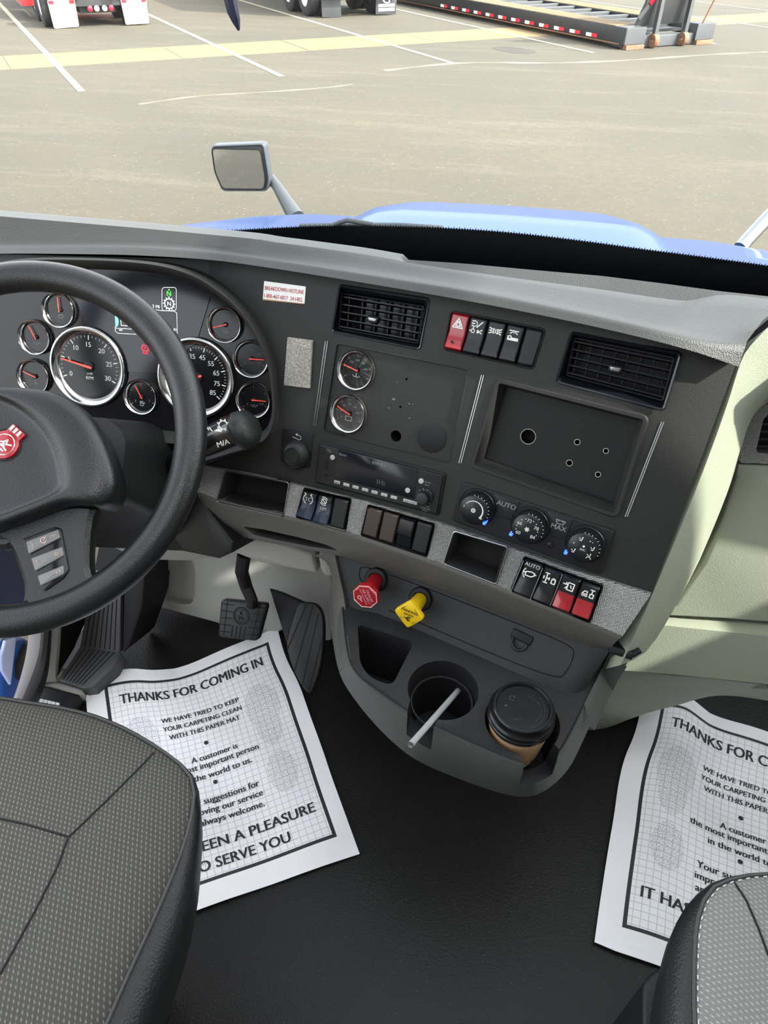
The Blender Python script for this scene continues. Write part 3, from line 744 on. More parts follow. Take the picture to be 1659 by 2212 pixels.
R = [cring(0, ZS), cring(.05, ZS+.0015), cring(.12, ZS), cring(.35, ZS-.016), cring(.7, ZS-.055), cring(1., ZS-.10), cring(1., ZS-.13, .06), cring(1, ZS-.19, .20)]
vv = rings(bm, R[::-1], True, True)
for f in bm.faces:
    if all(abs(v.co.z-ZS) < .002 for v in f.verts): f.material_index = 1
    if all(v.co.z < ZS-.095 for v in f.verts): f.material_index = 1
cons = obj('console_tray', bm, [M_CONR, M_CONS, M_BLACK], dash, auto=50)
ZF = Fr((0, 0, ZS), ex=(1, 0, 0), ey=(0, 1, 0))
def zc(pts, r=0, it=0):
    q = [onz(*p, ZS).xy[:] for p in pts]
    q = [tuple(p) for p in q]
    if r: q = rpoly(q, r)
    if it: q = smoothp(q, it, True)
    return q
def zcut(q, d, fl=.8):
    c = bm_(); n = len(q); cx = sum(p[0] for p in q)/n; cy = sum(p[1] for p in q)/n
    rr = [[V((p[0]*k+cx*(1-k), p[1]*k+cy*(1-k), z)) for p in q] for k, z in ((fl, ZS-d), (1, ZS-.004), (1.025, ZS), (1.03, ZS+.03))]
    rings(c, rr, mi=2); return c  # hole insides coloured black, standing in for the shade of their depth
pk = zc([(773, 1349), (893, 1388), (846, 1480), (800, 1463), (778, 1432)], .012)
c1 = onz(957, 1489, ZS); r1_ = (onz(1031, 1489, ZS)-onz(882, 1489, ZS)).length/2
c2 = onz(1128, 1558, ZS); r2_ = (onz(1207, 1558, ZS)-onz(1050, 1558, ZS)).length/2
sl1 = zc([(890, 1500), (960, 1530), (938, 1566), (926, 1640), (868, 1620), (882, 1532)], .003)
sl2 = zc([(1100, 1600), (1130, 1643), (1146, 1760), (1200, 1735), (1207, 1620), (1180, 1590)], .003)
cut(cons, [zcut(pk, .10, .82), zcut(circ(c1.x, c1.y, r1_, 48), .11, .84), zcut(circ(c2.x, c2.y, r2_, 48), .085, .84), zcut(sl1, .045, .97), zcut(sl2, .045, .97)])
bm = bm_(); tube(bm, [V((c1.x+r1_*.90*math.cos(a*PI/24), c1.y+r1_*.90*math.sin(a*PI/24), ZS-.030)) for a in range(48)], .0016, 6, True); obj('cup_holder_step', bm, M_CONS, dash)
# cheeks either side
bm = bm_(); N = 24
i_ = resample(smoothp([(722, 1192), (731, 1235), (745, 1298), (748, 1345), (751, 1390), (757, 1425)], 1), N)
o_ = resample(smoothp([(672, 1200), (700, 1208), (713, 1228), (717, 1255), (718, 1310), (722, 1370), (733, 1450)], 1), N)
L0 = []; L1 = []
for k in range(N):
    t = k/(N-1); L0.append(VF.hit(*i_[k].xy, .006) if t < .75 else onz(*i_[k].xy, ZS+.002)); L1.append(VF.hit(*o_[k].xy, -.03*(1-t)-.012))
slab(bm, gridrows([L0, [a.lerp(b, .5)+VF.ez*.004 for a, b in zip(L0, L1)], L1, [b-VF.ez*.06 for b in L1]], 3), .02, VF.ez); obj('console_left_cheek', bm, M_OLIVE, dash, auto=60)
bm = bm_()
i_ = resample([(1327, 1392), (1313, 1418), (1290, 1464), (1262, 1520)], N); o_ = resample([(1345, 1432), (1326, 1462), (1300, 1515), (1275, 1570)], N)
zt = VF.hit(*i_[0].xy, .006).z; zk = [ZS+.003+max(0., zt-ZS-.003)*max(0., 1-k/9) for k in range(N)]
L0 = [onz(*i_[k].xy, zk[k]) for k in range(N)]; L1 = [onz(*o_[k].xy, zk[k]-.03) for k in range(N)]
slab(bm, gridrows([L0, L1], 4), .012, (-.6, 0, .6)); obj('console_right_cheek', bm, M_CONR, dash)
# black hinge peg under the band's right end
bm = bm_(); HF = Fr(onF(1340, 1402, -.02), -15, 21); box(bm, HF, -.015, .018, -.006, .006, -.02, .012, .003, .003); tube(bm, [HF.P(.016, .0, .006), HF.P(.024, .010, .004)], .0045, 10); obj('hinge_peg', bm, M_BLACK, dash)
# knee bolster left of the console
bm = bm_(); KB = Fr(ony(600, 1195, .86), -6, -10)
q = rpoly([KB.uv(*p) for p in [(498, 1155), (600, 1174), (676, 1202), (686, 1240), (560, 1216), (503, 1194)]], .006); prism(bm, KB, q, -.05, 0, .006)
obj('knee_bolster', bm, M_KNEE, dash)
bm = bm_(); q = rpoly([KB.uv(*p) for p in [(684, 1204), (706, 1206), (722, 1232), (722, 1250), (700, 1250), (690, 1236)]], .006); prism(bm, KB, q, -.06, -.004, .006); obj('knee_bolster_end', bm, M_KNEE, dash)
# dark end face of the dash where the column passes
bm = bm_(); q = [PF.uv(*p) for p in [(380, 960), (440, 1004), (436, 1066), (452, 1100), (505, 1170), (505, 1192), (476, 1206), (400, 1190), (330, 1100)]]; prism(bm, PF, q, -.12, .004, .004); obj('column_side_cover', bm, M_DARK, dash)
bm = bm_(); KL = Fr(ony(330, 1160, .84), 0, -25); q = rpoly([KL.uv(*p) for p in [(150, 1100), (317, 1108), (420, 1140), (476, 1190), (462, 1206), (415, 1214), (338, 1212), (270, 1197), (150, 1140)]], .008); prism(bm, KL, q, -.04, 0, .008); obj('lower_column_cover', bm, M_KNEE, dash)
bm = bm_(); q = [CF.uv(*p) for p in [(-300, 850), (150, 870), (330, 930), (480, 940), (560, 960), (470, 1000), (430, 1060), (420, 1200), (-300, 1100)]]; prism(bm, CF, q, -.22, -.15); obj('lower_dash_backing', bm, M_BLACK, dash)
bm = bm_(); q = [CF.uv(*p) for p in [(-300, 540), (460, 560), (460, 700), (-300, 700)]]; prism(bm, CF, q, -.10, -.03); obj('upper_dash_backing', bm, M_DARK, dash)

# ------------------------------------------------------------------ instrument cluster
cl = thing('instrument_cluster', 'black driver instrument cluster with nine chrome-ringed gauges behind the steering wheel', 'instrument cluster', CF.o)
inn_ = inset(out_, .0125)
bm = bm_(); R = [[CF.P(u, v, -.03) for u, v in inset(out_, -.001)], [CF.P(u, v, .010) for u, v in out_], [CF.P(u, v, .014) for u, v in inset(out_, .003)], [CF.P(u, v, .012) for u, v in inset(out_, .007)], [CF.P(u, v, -.02) for u, v in inset(out_, .017)]]
rings(bm, R, False, False); obj('binnacle_surround', bm, M_FASC, cl, auto=50)
bm = bm_(); prism(bm, CF, inset(out_, .012), -.05, -.014); obj('cluster_face', bm, M_GLOSS, cl)
bm = bm_(); q = rpoly([CF.uv(*p, -.012) for p in [(163, 642), (210, 600), (300, 594), (400, 612), (454, 640), (448, 660), (424, 740), (345, 806), (262, 802), (240, 745), (185, 706)]], .004); prism(bm, CF, q, -.014, -.0125)
M_SCRN = mat('display_glass', (.008, .009, .014), .15, spec=.35); obj('display_screen', bm, M_SCRN, cl)
SF = CF.off(-.012)
bm = bm_()
def su(x, y): return SF.uv(x, y, .0003)
W0 = [su(*p) for p in rpoly([(350, 621), (381, 621), (381, 671), (350, 671)], 6, 3)]
stroke(bm, SF, W0, .0007, mi=0, closed=True)
stroke(bm, SF, [su(*p) for p in [(335, 669), (350, 671), (376, 672), (382, 676), (383, 720)]], .0007)
g0 = su(365.5, 656); rr = abs(su(375, 656)[0]-g0[0])
stroke(bm, SF, arc(g0[0], g0[1], rr, 0, 360, 24), rr*.22)
for k in range(12):
    a = k*PI/6; stroke(bm, SF, [(g0[0]+rr*math.cos(a), g0[1]+rr*math.sin(a)), (g0[0]+rr*1.3*math.cos(a), g0[1]+rr*1.3*math.sin(a))], rr*.25)
text(bm, SF, 'N', *g0, .0085, .0005); text(bm, SF, '2 Mi', *su(337, 662), .0065, .0005)
stroke(bm, SF, [su(*p) for p in [(249, 706), (249, 715), (255, 720), (294, 722)]], .0007); stroke(bm, SF, [su(*p) for p in [(249, 709), (285, 711)]], .0007); stroke(bm, SF, [su(*p) for p in [(261, 692), (262, 703), (275, 704)]], .0009)
text(bm, SF, 'am', *su(261, 713), .0045, .0005)
text(bm, SF, '03', *su(378, 712), .005, .0005)
obj('display_readout', bm, M_LEDW, cl, smooth=False)
bm = bm_(); text(bm, SF, 'N', *su(365, 634), .0095, .0005); disc(bm, SF, *su(365, 626), .0012, .0005); disc(bm, SF, *su(365, 641), .0009, .0005); obj('display_green_letter', bm, M_LEDG, cl, smooth=False)
bm = bm_(); c0 = su(249, 694); polyf(bm, SF, [(c0[0]+.0055*math.sin(math.radians(a)), c0[1]+.0085*math.cos(math.radians(a))) for a in range(0, 181, 12)], .0005); obj('display_teal_half_disc', bm, M_TEAL, cl, smooth=False)
bm = bm_(); c0 = su(314, 752); stroke(bm, SF, arc(*c0, .0042, 0, 360, 20), .0008); stroke(bm, SF, arc(*c0, .0058, 110, 250, 10), .0008); stroke(bm, SF, arc(*c0, .0058, -70, 70, 10), .0008); text(bm, SF, 'P', c0[0], c0[1], .006, .0005); text(bm, SF, 'PARK', c0[0], c0[1]-.0075, .0038, .0005); obj('park_brake_lamp', bm, M_LEDR, cl, smooth=False)

def gauge(parent, F, x, y, ry, w, needle, maj, labels=(), rad_lab=.6, name='gauge', legend=None, a0=215, a1=-25, minor=5, dim=M_GREYP, top=True, lsz=.2, tail=.15, icon=None, glass=True):
    """x,y centre pixel, ry vertical pixel radius"""
    u, v = F.uv(x, y, w); _, v2 = F.uv(x, y-ry, w); _, v3 = F.uv(x, y+ry, w); r = (v2-v3)/2
    G = F.at(u, v, w)
    bm = bm_(); lathe(bm, G, 0, 0, [(r*.99, -.012), (r*.99, -.001), (r*.86, -.002), (r*.80, -.0065), (.0001, -.0065)]); g = obj(name, bm, M_DIAL, parent)
    bm = bm_(); lathe(bm, G, 0, 0, [(r*1.0, -.003), (r*1.0, .001), (r*.965, .0028), (r*.92, .0022), (r*.82, -.0045), (r*.80, -.0064)], n=48); obj('bezel', bm, M_BEZ, g, auto=60)
    D = G.off(-.0062); R = r*.78; bm = bm_()
    n = len(labels) if labels else maj; tot = (n-1)*minor
    for k in range(tot+1):
        a = math.radians(a0+(a1-a0)*k/tot); M_ = k % minor == 0
        l0 = .86 if M_ else .92
        stroke(bm, D, [(R*l0*math.cos(a), R*l0*math.sin(a)), (R*.98*math.cos(a), R*.98*math.sin(a))], R*(.030 if M_ else .010))
    for k, t in enumerate(labels):
        if not t: continue
        a = math.radians(a0+(a1-a0)*k/(n-1)); text(bm, D, t, R*rad_lab*math.cos(a), R*rad_lab*math.sin(a), R*lsz*1.1, .0003)
    if legend:
        for i, (t, lu, lv, s) in enumerate(legend): text(bm, D, t, lu*R, lv*R, s*R, .0003)
    if icon: icon(bm, D, R)
    obj('dial_marks', bm, dim, g, smooth=False)
    a = math.radians(needle); bm = bm_()
    c, s = math.cos(a), math.sin(a); pts = [(-s*R*.035-c*R*tail, c*R*.035-s*R*tail), (s*R*.035-c*R*tail, -c*R*.035-s*R*tail), (c*R*.92+s*R*.02, s*R*.92-c*R*.02), (c*R*.92-s*R*.02, s*R*.92+c*R*.02)]
    prism(bm, D, pts, .0038, .0046); obj('needle', bm, M_NEED, g, smooth=False)
    bm = bm_(); lathe(bm, D, 0, 0, [(R*.17, 0), (R*.17, .0026), (R*.13, .0036), (.0001, .0036)], 20); obj('needle_hub', bm, M_BLACK, g)
    return g
def ic_box(bm, D, R): stroke(bm, D, [(-.16*R, -.36*R), (.16*R, -.36*R), (.16*R, -.56*R), (-.16*R, -.56*R)], .03*R, .0003, closed=True); stroke(bm, D, [(-.1*R, -.33*R), (-.04*R, -.33*R)], .04*R); stroke(bm, D, [(.04*R, -.33*R), (.1*R, -.33*R)], .04*R)
def ic_can(bm, D, R): stroke(bm, D, [(-.25*R, -.38*R), (-.1*R, -.5*R), (.1*R, -.5*R), (.25*R, -.35*R)], .04*R, .0003); stroke(bm, D, [(-.1*R, -.38*R), (.05*R, -.38*R)], .04*R)
def ic_temp(bm, D, R): stroke(bm, D, [(0, -.2*R), (0, -.48*R)], .05*R, .0003); disc(bm, D, 0, -.5*R, .06*R, .0003); stroke(bm, D, [(-.22*R, -.5*R), (-.12*R, -.55*R), (.12*R, -.55*R), (.22*R, -.5*R)], .03*R)
def ic_fuel(bm, D, R): stroke(bm, D, [(-.16*R, -.36*R), (.06*R, -.36*R), (.06*R, -.66*R), (-.16*R, -.66*R)], .05*R, .0003, closed=True); stroke(bm, D, [(.06*R, -.5*R), (.16*R, -.52*R), (.18*R, -.4*R)], .035*R, .0003); polyf(bm, D, [(-.1*R, -.42*R), (.0, -.42*R), (.0, -.5*R), (-.1*R, -.5*R)], .0003)
def ic_valve(bm, D, R): stroke(bm, D, arc(0, -.45*R, .13*R, 0, 360), .04*R, .0003); stroke(bm, D, [(-.2*R, -.35*R), (.22*R, -.56*R)], .03*R, .0003)
def ic_wave(bm, D, R): stroke(bm, D, [(-.25*R, -.36*R), (-.15*R, -.45*R), (0, -.45*R), (.15*R, -.45*R), (.25*R, -.38*R)], .04*R, .0003); stroke(bm, D, [(0, -.2*R), (0, -.42*R)], .05*R, .0003)
def ic_tank(bm, D, R): stroke(bm, D, [(-.22*R, -.22*R), (-.22*R, -.5*R), (.22*R, -.5*R), (.22*R, -.22*R)], .04*R, .0003, closed=True); stroke(bm, D, [(-.0*R, -.12*R), (0, -.22*R)], .04*R, .0003)
gw = -.008
gauge(cl, CF, 188, 793, 87, gw, 168, 7, ['0', '5', '10', '15', '20', '25', '30'], .70, 'rpm_gauge', [('x100', 0, -.22, .10), ('RPM', 0, -.36, .14)], a0=203, a1=-27, lsz=.20, tail=.12, dim=M_WHITE)
gauge(cl, CF, 422, 817, 87, gw, 207, 9, ['5', '15', '25', '35', '45', '55', '65', '75', '85'], .68, 'speed_gauge', [('MPH', 0, -.36, .14), ('km/h', 0, -.22, .09)], a0=188, a1=-39, lsz=.20, tail=.2, dim=M_WHITE)
gauge(cl, CF, 125, 670, 39, gw, 92, 5, ['8', '', '14', '', '18'], .62, 'voltage_gauge', icon=ic_box, dim=M_DIMP)
gauge(cl, CF, 73, 729, 38, gw, 118, 5, ['0', '', '50', '', '100'], .62, 'oil_pressure_gauge', icon=ic_can, dim=M_DIMP)
gauge(cl, CF, 71, 814, 38, gw, 160, 5, ['100', '', '180', '', '250'], .6, 'coolant_temperature_gauge', icon=ic_temp, dim=M_DIMP)
gauge(cl, CF, 303, 858, 38, gw, 118, 5, ['E', '', '', '', 'F'], .62, 'fuel_gauge', icon=ic_fuel, dim=M_GREYP)
gauge(cl, CF, 484, 702, 40, gw, 197, 5, ['0', '', '50', '75', '100'], .6, 'fluid_level_gauge', icon=ic_valve, dim=M_DIMP)
gauge(cl, CF, 541.5, 776, 41, gw, 2, 5, ['0', '', '50', '100', '150'], .6, 'primary_air_gauge', [('PSI', 0, -.3, .14)], dim=M_DIMP)
gauge(cl, CF, 546.5, 865, 39, gw, 0, 5, ['0', '', '', '', '150'], .6, 'secondary_air_gauge', icon=ic_can, dim=M_DIMP)

# two auxiliary gauges on the plate
for (x, y, ry, nd_, lab, ic, lb) in [(767, 800, 44, 168, ['', '100', '150', '200', '250', '300', ''], ic_wave, 'upper chrome-ringed round gauge on the plate left of the drilled hole'),
                            (750.5, 894, 42, 160, ['0', '30', '60', '100', '130', '150', ''], ic_tank, 'lower chrome-ringed round gauge on the plate, above the radio')]:
    t = thing('round_gauge', lb, 'gauge', PF.hit(x, y), 'auxiliary gauges beside the cluster')
    gauge(t, PF, x, y, ry, .004, nd_, 7, lab, .62, 'gauge_body', icon=ic, dim=M_GREYP, lsz=.17)

# ------------------------------------------------------------------ air vents
def vent(label, oq, iq, rows, cols, knob):
    t = thing('air_vent', label, 'air vent', PF.hit(*knob), 'air vents in the dash fascia')
    o1 = quadF(oq, r=.006); i1 = quadF(iq, PF, -.012, r=.004)
    n = len(o1); bm = bm_()
    rings(bm, [[PF.P(u, v, -.001) for u, v in inset(o1, -.0015)], [PF.P(u, v, .0014) for u, v in inset(o1, .0)], [PF.P(u, v, .0004) for u, v in inset(o1, .002)], [PF.P(u, v, -.013) for u, v in i1], [PF.P(u, v, -.042) for u, v in inset(i1, .002)]], False, True)
    obj('vent_housing', bm, M_FRIT, t)
    m = quadmap([PF.uv(*p, -.012) for p in iq])
    for k in range(rows):
        tt = (k+.5)/rows; a, b = m(.015, tt), m(.985, tt); bm = bm_()
        A, B = PF.P(*a, -.013), PF.P(*b, -.013); up = PF.ey; dpt = PF.ez
        rs = [[P+dpt*x+up*y for x, y in ((.003, .0008), (.003, -.0008), (-.009, -.004), (-.009, -.0028))] for P in (A, B)]
        rings(bm, rs); obj('slat', bm, M_VENT, t, smooth=False)
    for k in range(cols):
        ss = (k+.5)/cols; a, b = m(ss, .02), m(ss, .98); bm = bm_()
        A, B = PF.P(*a, -.022), PF.P(*b, -.022); dpt = PF.ez; l = PF.ex
        rings(bm, [[P+dpt*x+l*y for x, y in ((.004, .0006), (.004, -.0006), (-.008, -.0006), (-.008, .0006))] for P in (A, B)]); obj('guide_fin', bm, M_VENT, t, smooth=False)
    bm = bm_(); tube(bm, [PF.P(u, v, -.0105) for u, v in inset(i1, .001)], .0012, 6, True); obj('grille_frame', bm, M_VENT, t)
    u, v = PF.uv(*knob, -.008); bm = bm_(); K = PF.at(u, v, -.008); prism(bm, K, rpoly([(-.009, .004), (.009, .004), (.007, -.004), (-.007, -.004)], .002), -.006, .003, .001); kb = obj('vent_thumb_tab', bm, M_BLACK, t)
    bm = bm_(); prism(bm, K, rpoly([(-.0065, .0022), (.0065, .0022), (.005, -.0022), (-.005, -.0022)], .001), .0028, .004, .0006); obj('tab_chrome', bm, M_DCHR, kb)
vent('rectangular black air vent with chrome tab above the two round gauges', V1o, V1i, 5, 6, (806, 690))
vent('rectangular black air vent with chrome tab at the upper right of the fascia', V2o, V2i, 5, 8, (1329, 797))

# ------------------------------------------------------------------ rocker switches
def I(name):
    """simple icon paths in a unit box"""
    A = arc
    d = {
     'hazard': [([(-.4, -.3), (.4, -.3), (0, .4)], 1), ([(-.2, -.18), (.2, -.18), (0, .18)], 1)],
     'head': [(A(-.2, .25, .2, 90, -90), 0), ([(-.2, .45), (-.4, .42)], 0), ([(-.2, .25), (-.42, .25)], 0), ([(-.2, .05), (-.4, .08)], 0), ([(.4, .45), (-.0, 0)], 0), (A(-.25, -.3, .13, 0, 360), 1), ([(.1, -.2), (.1, -.4), (.3, -.3), (.1, -.2)], 0), ([(.35, -.2), (.45, -.15)], 0), ([(.35, -.35), (.45, -.4)], 0), ([(-.25, -.1), (-.25, -.04)], 0), ([(-.45, -.3), (-.5, -.3)], 0)],
     'side': [(A(-.15, 0, .16, 90, -90), 0), ([(-.15, .16), (-.15, -.16)], 0), (A(.2, 0, .16, 90, 270), 0), ([(.2, .16), (.2, -.16)], 0), ([(-.45, .2), (-.25, .12)], 0), ([(-.45, 0), (-.27, 0)], 0), ([(-.45, -.2), (-.25, -.12)], 0), ([(.48, .2), (.3, .12)], 0), ([(.48, 0), (.3, 0)], 0), ([(.48, -.2), (.3, -.12)], 0)],
     'dome': [(A(0, .3, .14, 180, 360), 1), ([(-.35, .3), (-.22, .3)], 0), ([(.35, .3), (.22, .3)], 0), ([(-.28, .08), (-.18, .16)], 0), ([(.28, .08), (.18, .16)], 0), ([(-.4, -.4), (-.4, -.15), (-.2, -.1), (-.1, -.25), (.4, -.25), (.4, -.4)], 1), ([(-.35, -.3), (.35, -.33)], 0)],
     'tc': [(A(0, 0, .42, 120, 240), 0), (A(0, 0, .42, 60, -60), 0), ([(-.25, .4), (-.32, .5)], 0), ([(.25, .4), (.32, .5)], 0)],
     'slip': [(A(0, .18, .22, 0, 360), 1), (A(0, .18, .36, 30, 120), 0), (A(0, .18, .36, 210, 300), 0), ([(-.1, .28), (.1, .08)], 0)],
     'regen': [([(-.4, .45), (-.4, -.4), (-.05, -.4)], 0), ([(-.4, .2), (-.1, .2)], 0), ([(-.25, .45), (-.1, .3), (-.25, .1)], 0), ([(-.1, -.1), (.1, .1), (.25, -.02), (.4, .15), (.48, -.1), (.3, -.25), (.1, -.2)], 0), ([(-.3, -.1), (-.15, -.25)], 0)],
     'auto': [([(-.3, -.1), (-.3, -.4), (.15, -.4), (.35, -.25), (.35, -.05), (.1, .0), (-.3, -.1)], 0), ([(-.45, -.15), (-.3, -.25)], 0), ([(.35, -.15), (.48, -.15)], 0), (A(0, -.2, .5, 140, 230), 0)],
     'lock': [([(-.4, .4), (-.1, .4)], 0), ([(-.25, .4), (-.25, -.4)], 0), ([(-.4, -.4), (-.1, -.4)], 0), ([(-.45, .1), (-.45, -.1)], 0), ([(-.05, .1), (-.05, -.1)], 0), ([(-.25, 0), (.0, 0)], 0), ([(.18, -.3), (.18, .05), (.45, .05), (.45, -.3)], 1), (A(.31, .05, .1, 0, 180), 0)],
     'air': [([(-.1, .3), (-.1, -.3), (.35, -.3), (.35, .3), (-.1, .3)], 0), ([(-.45, .1), (-.25, .1), (-.25, .25), (-.1, 0), (-.25, -.25)], 0), ([(.1, .1), (.2, -.1)], 0)],
     'axle': [([(-.45, -.1), (-.3, .15), (-.1, .15), (-.1, -.1)], 1), (A(-.35, -.2, .08, 0, 360), 0), (A(-.12, -.2, .08, 0, 360), 0), ([(.1, .4), (.4, .4)], 0), ([(.25, .4), (.25, .1)], 0), ([(.15, -.25), (.15, .05), (.42, .05), (.42, -.25)], 1)],
     'none': []}
    return d[name]
def icon(bm, F, name, u, v, s, w, th=.07, rot=0.):
    K = F.at(u, v, 0, rot)
    for pts, cl_ in I(name): stroke(bm, K, [(x*s, y*s) for x, y in pts], th*s, w, closed=bool(cl_))
def switch(F, q, base, label, ic='none', body=None, lower=None, cap=None, style='rocker', group=None, txt=None, down=False):
    """q: TL TR BR BL pixels; rocker with a dished face"""
    uvq = [F.uv(*p, base) for p in q]; c = F.P(*[sum(p[i] for p in uvq)/4 for i in (0, 1)], base)
    t = thing('rocker_switch', label, 'switch', c, group)
    m = quadmap(uvq)
    prof = [(0, .0005), (.05, .0036), (.25, .0042), (.5, .0022), (.75, .0055), (.93, .0085), (1, .004)] if style == 'rocker' else [(0, .001), (.06, .0035), (.5, .0035), (.94, .0035), (1, .001)]
    if down: prof = [(0, .001), (.05, .006), (.3, .007), (.55, .006), (.62, .002), (.9, .0), (1, -.001)]
    bm = bm_(); rs = []
    for k, (tt, h) in enumerate(prof):
        e = .07; row = []
        for s, dh in ((.02, -.02), (.02, h-.0015), (e+.02, h), (1-e-.02, h), (.98, h-.0015), (.98, -.02)):
            u, v = m(s, tt); row.append(F.P(u, v, base+dh))
        rs.append(row)
    vv = [[bm.verts.new(p) for p in r] for r in rs]
    for k, (a, b) in enumerate(zip(vv, vv[1:])):
        mi = 1 if (lower is not None and prof[k][0] >= (.5 if lower is M_REDT and ic != 'hazard' else .25)) else 0
        for i in range(5): face(bm, (a[i], a[i+1], b[i+1], b[i]), mi)
    face(bm, vv[0]); face(bm, vv[-1][::-1], 1 if lower is not None else 0)
    obj('switch_cap', bm, [body or M_SWITCH, lower or M_SWITCH], t, auto=40)
    if ic != 'none' or txt:
        bm = bm_(); u, v = m(.5, .26); wd = (V(m(1, .26))-V(m(0, .26))).length; rot = math.atan2(m(1, .26)[1]-m(0, .26)[1], m(1, .26)[0]-m(0, .26)[0])
        icon(bm, F, ic, u, v, wd*.72, base+.0050, .085, rot)
        if txt:
            K = F.at(u, v, 0, rot)
            for tx, dv, sz in txt: text(bm, K, tx, 0, dv*wd, sz*wd, base+.0050)
        obj('switch_icon', bm, M_WHITE, t, smooth=False)
    return t
def bank(F, Q, n, gap=.06):
    m = quadmap(Q); r = []
    for k in range(n):
        a, b = (k+gap/2)/n, (k+1-gap/2)/n; r.append([m(a, .04), m(b, .04), m(b, .96), m(a, .96)])
    return r
GT = 'rocker switches in the upper bank of the fascia'
q5 = bank(PF, [(978, 671), (1178, 711), (1152, 797), (960, 755)], 5)
t = switch(PF, q5[0], 0., 'red hazard warning rocker switch with white triangle', 'hazard', M_REDT, M_REDT, group=GT)
bm = bm_(); disc(bm, PF, *PF.uv(976, 738, .0092), .0016, .0092); obj('switch_hole', bm, M_HOLE, t, smooth=False)
switch(PF, q5[1], 0., 'black rocker switch with headlamp and sun icon, right of the red hazard switch', 'head', group=GT)
switch(PF, q5[2], 0., 'black rocker switch with twin side lamp icon in the upper bank', 'side', group=GT)
switch(PF, q5[3], 0., 'black rocker switch with dome lamp over truck icon in the upper bank', 'dome', group=GT)
switch(PF, q5[4], 0., 'blank black switch filler at the right end of the upper bank', style='blank', group=GT)
GA = 'rocker switches in the trim band below the radio, left bank'
qa = bank(BF, [(656, 1055), (757, 1079), (746, 1147), (642, 1116)], 3)
M_SWB = mat('switch_blue_black', (.016, .024, .045), .3)
switch(BF, qa[0], -.003, 'black rocker switch marked TC at the left end of the trim band bank', 'tc', lower=M_SWB, txt=[('TC', 0, .34)], group=GA)
switch(BF, qa[1], -.003, 'black rocker switch with wheel slip icon and OFF, beside the TC switch', 'slip', lower=M_SWB, txt=[('OFF', -.34, .26)], group=GA)
switch(BF, qa[2], -.003, 'blank black filler right of the two switches marked TC and OFF', style='blank', group=GA)
GB = 'rocker switches in the trim band below the radio, right bank'
qb = bank(BF, [(794, 1090), (938, 1132), (922, 1201), (780, 1155)], 4)
M_SWBR = mat('switch_brown_black', (.030, .017, .011), .3)
switch(BF, qb[0], -.003, 'blank brownish black filler, leftmost of the four below the radio knob', body=M_SWBR, style='blank', group=GB)
switch(BF, qb[1], -.003, 'blank brownish black filler left of the exhaust icon switch', body=M_SWBR, style='blank', group=GB)
switch(BF, qb[2], -.003, 'black rocker switch with exhaust cloud icon, pressed, below the radio', 'regen', down=True, group=GB)
switch(BF, qb[3], -.003, 'blank black filler right of the exhaust icon switch', style='blank', group=GB)
GC = 'rocker switches in the trim band below the climate dials'
qc = bank(BF, [(1135, 1203), (1300, 1267), (1273, 1341), (1106, 1277)], 4, .08)
M_RCAP = M_SWITCH
switch(BF, qc[0], .002, 'black rocker switch with AUTO engine icon below the climate dials', 'auto', txt=[('AUTO', .36, .30)], group=GC)
switch(BF, qc[1], .002, 'black rocker switch with axle and padlock icon', 'lock', group=GC)
switch(BF, qc[2], .002, 'red and black rocker switch with air suspension icon', 'air', lower=M_REDT, group=GC)
switch(BF, qc[3], .002, 'red and black rocker switch with truck icon at the right end of the band', 'axle', lower=M_REDT, group=GC)
bm = bm_()
for k in (0, 1, 2):   # bright edge plates beside the right bank
    a, b = qc[k][0], qc[k][3]
    p, q = BF.uv(a[0]-2, a[1]), BF.uv(b[0]-3, b[1]); 
    prism(bm, BF, [(p[0]-.0006, p[1]), (p[0]+.0006, p[1]), (q[0]+.0006, q[1]), (q[0]-.0006, q[1])], -.01, .008 if k < 2 else .003)
obj('switch_guard_plate', bm, M_DCHR, dash, smooth=False)
# ------------------------------------------------------------------ radio
RQ = [(693.5, 956), (961.5, 1024), (947, 1110), (684, 1039.5)]
rad = thing('truck_radio', 'black truck radio with grey buttons and volume knob in the fascia', 'radio', PF.hit(820, 1035))
o1 = quadF(RQ, r=.002); bm = bm_(); prism(bm, PF, inset(o1, -.002), -.004, .003, .0015); obj('radio_surround', bm, M_BLACK, rad)
bm = bm_(); prism(bm, PF, inset(o1, .001), 0, .0065, .0012); obj('radio_faceplate', bm, M_DARK, rad)
RF = PF.off(.0065); rm = quadmap([RF.uv(*p) for p in RQ])
a_, b_ = V(rm(0, .5)), V(rm(1, .5)); rrot = math.atan2(b_.y-a_.y, b_.x-a_.x)
def rpx(x, y): return RF.uv(x, y)
dq_ = rpoly([rm(.15, .05), rm(.80, .05), rm(.80, .80), rm(.145, .78)], .002); bm = bm_(); prism(bm, RF, dq_, -.001, .0008, .0004); obj('radio_display', bm, M_SCRN, rad)
RK = RF.at(0, 0, 0, rrot)
for k in range(7):
    s = .145+.0785*k+.028; c_ = rm(s, .885); K = RF.at(c_[0], c_[1], 0, rrot); bm = bm_(); box(bm, K, -.0048, .0048, -.0022, .0022, -.001, .0012, .0005, .0008); b = obj('radio_button', bm, M_BTN, rad)
    bm = bm_(); text(bm, K, ['MENU', '1', '2', '3', '4', '5', '6'][k], 0, 0, .0026, .0014); obj('button_mark', bm, M_BLKP, b, smooth=False)
c_ = rm(.775, .885); K = RF.at(c_[0], c_[1], 0, rrot); bm = bm_(); box(bm, K, -.0105, .0105, -.0022, .0022, -.001, .0012, .0005, .0008); b = obj('radio_button', bm, M_BTN, rad)
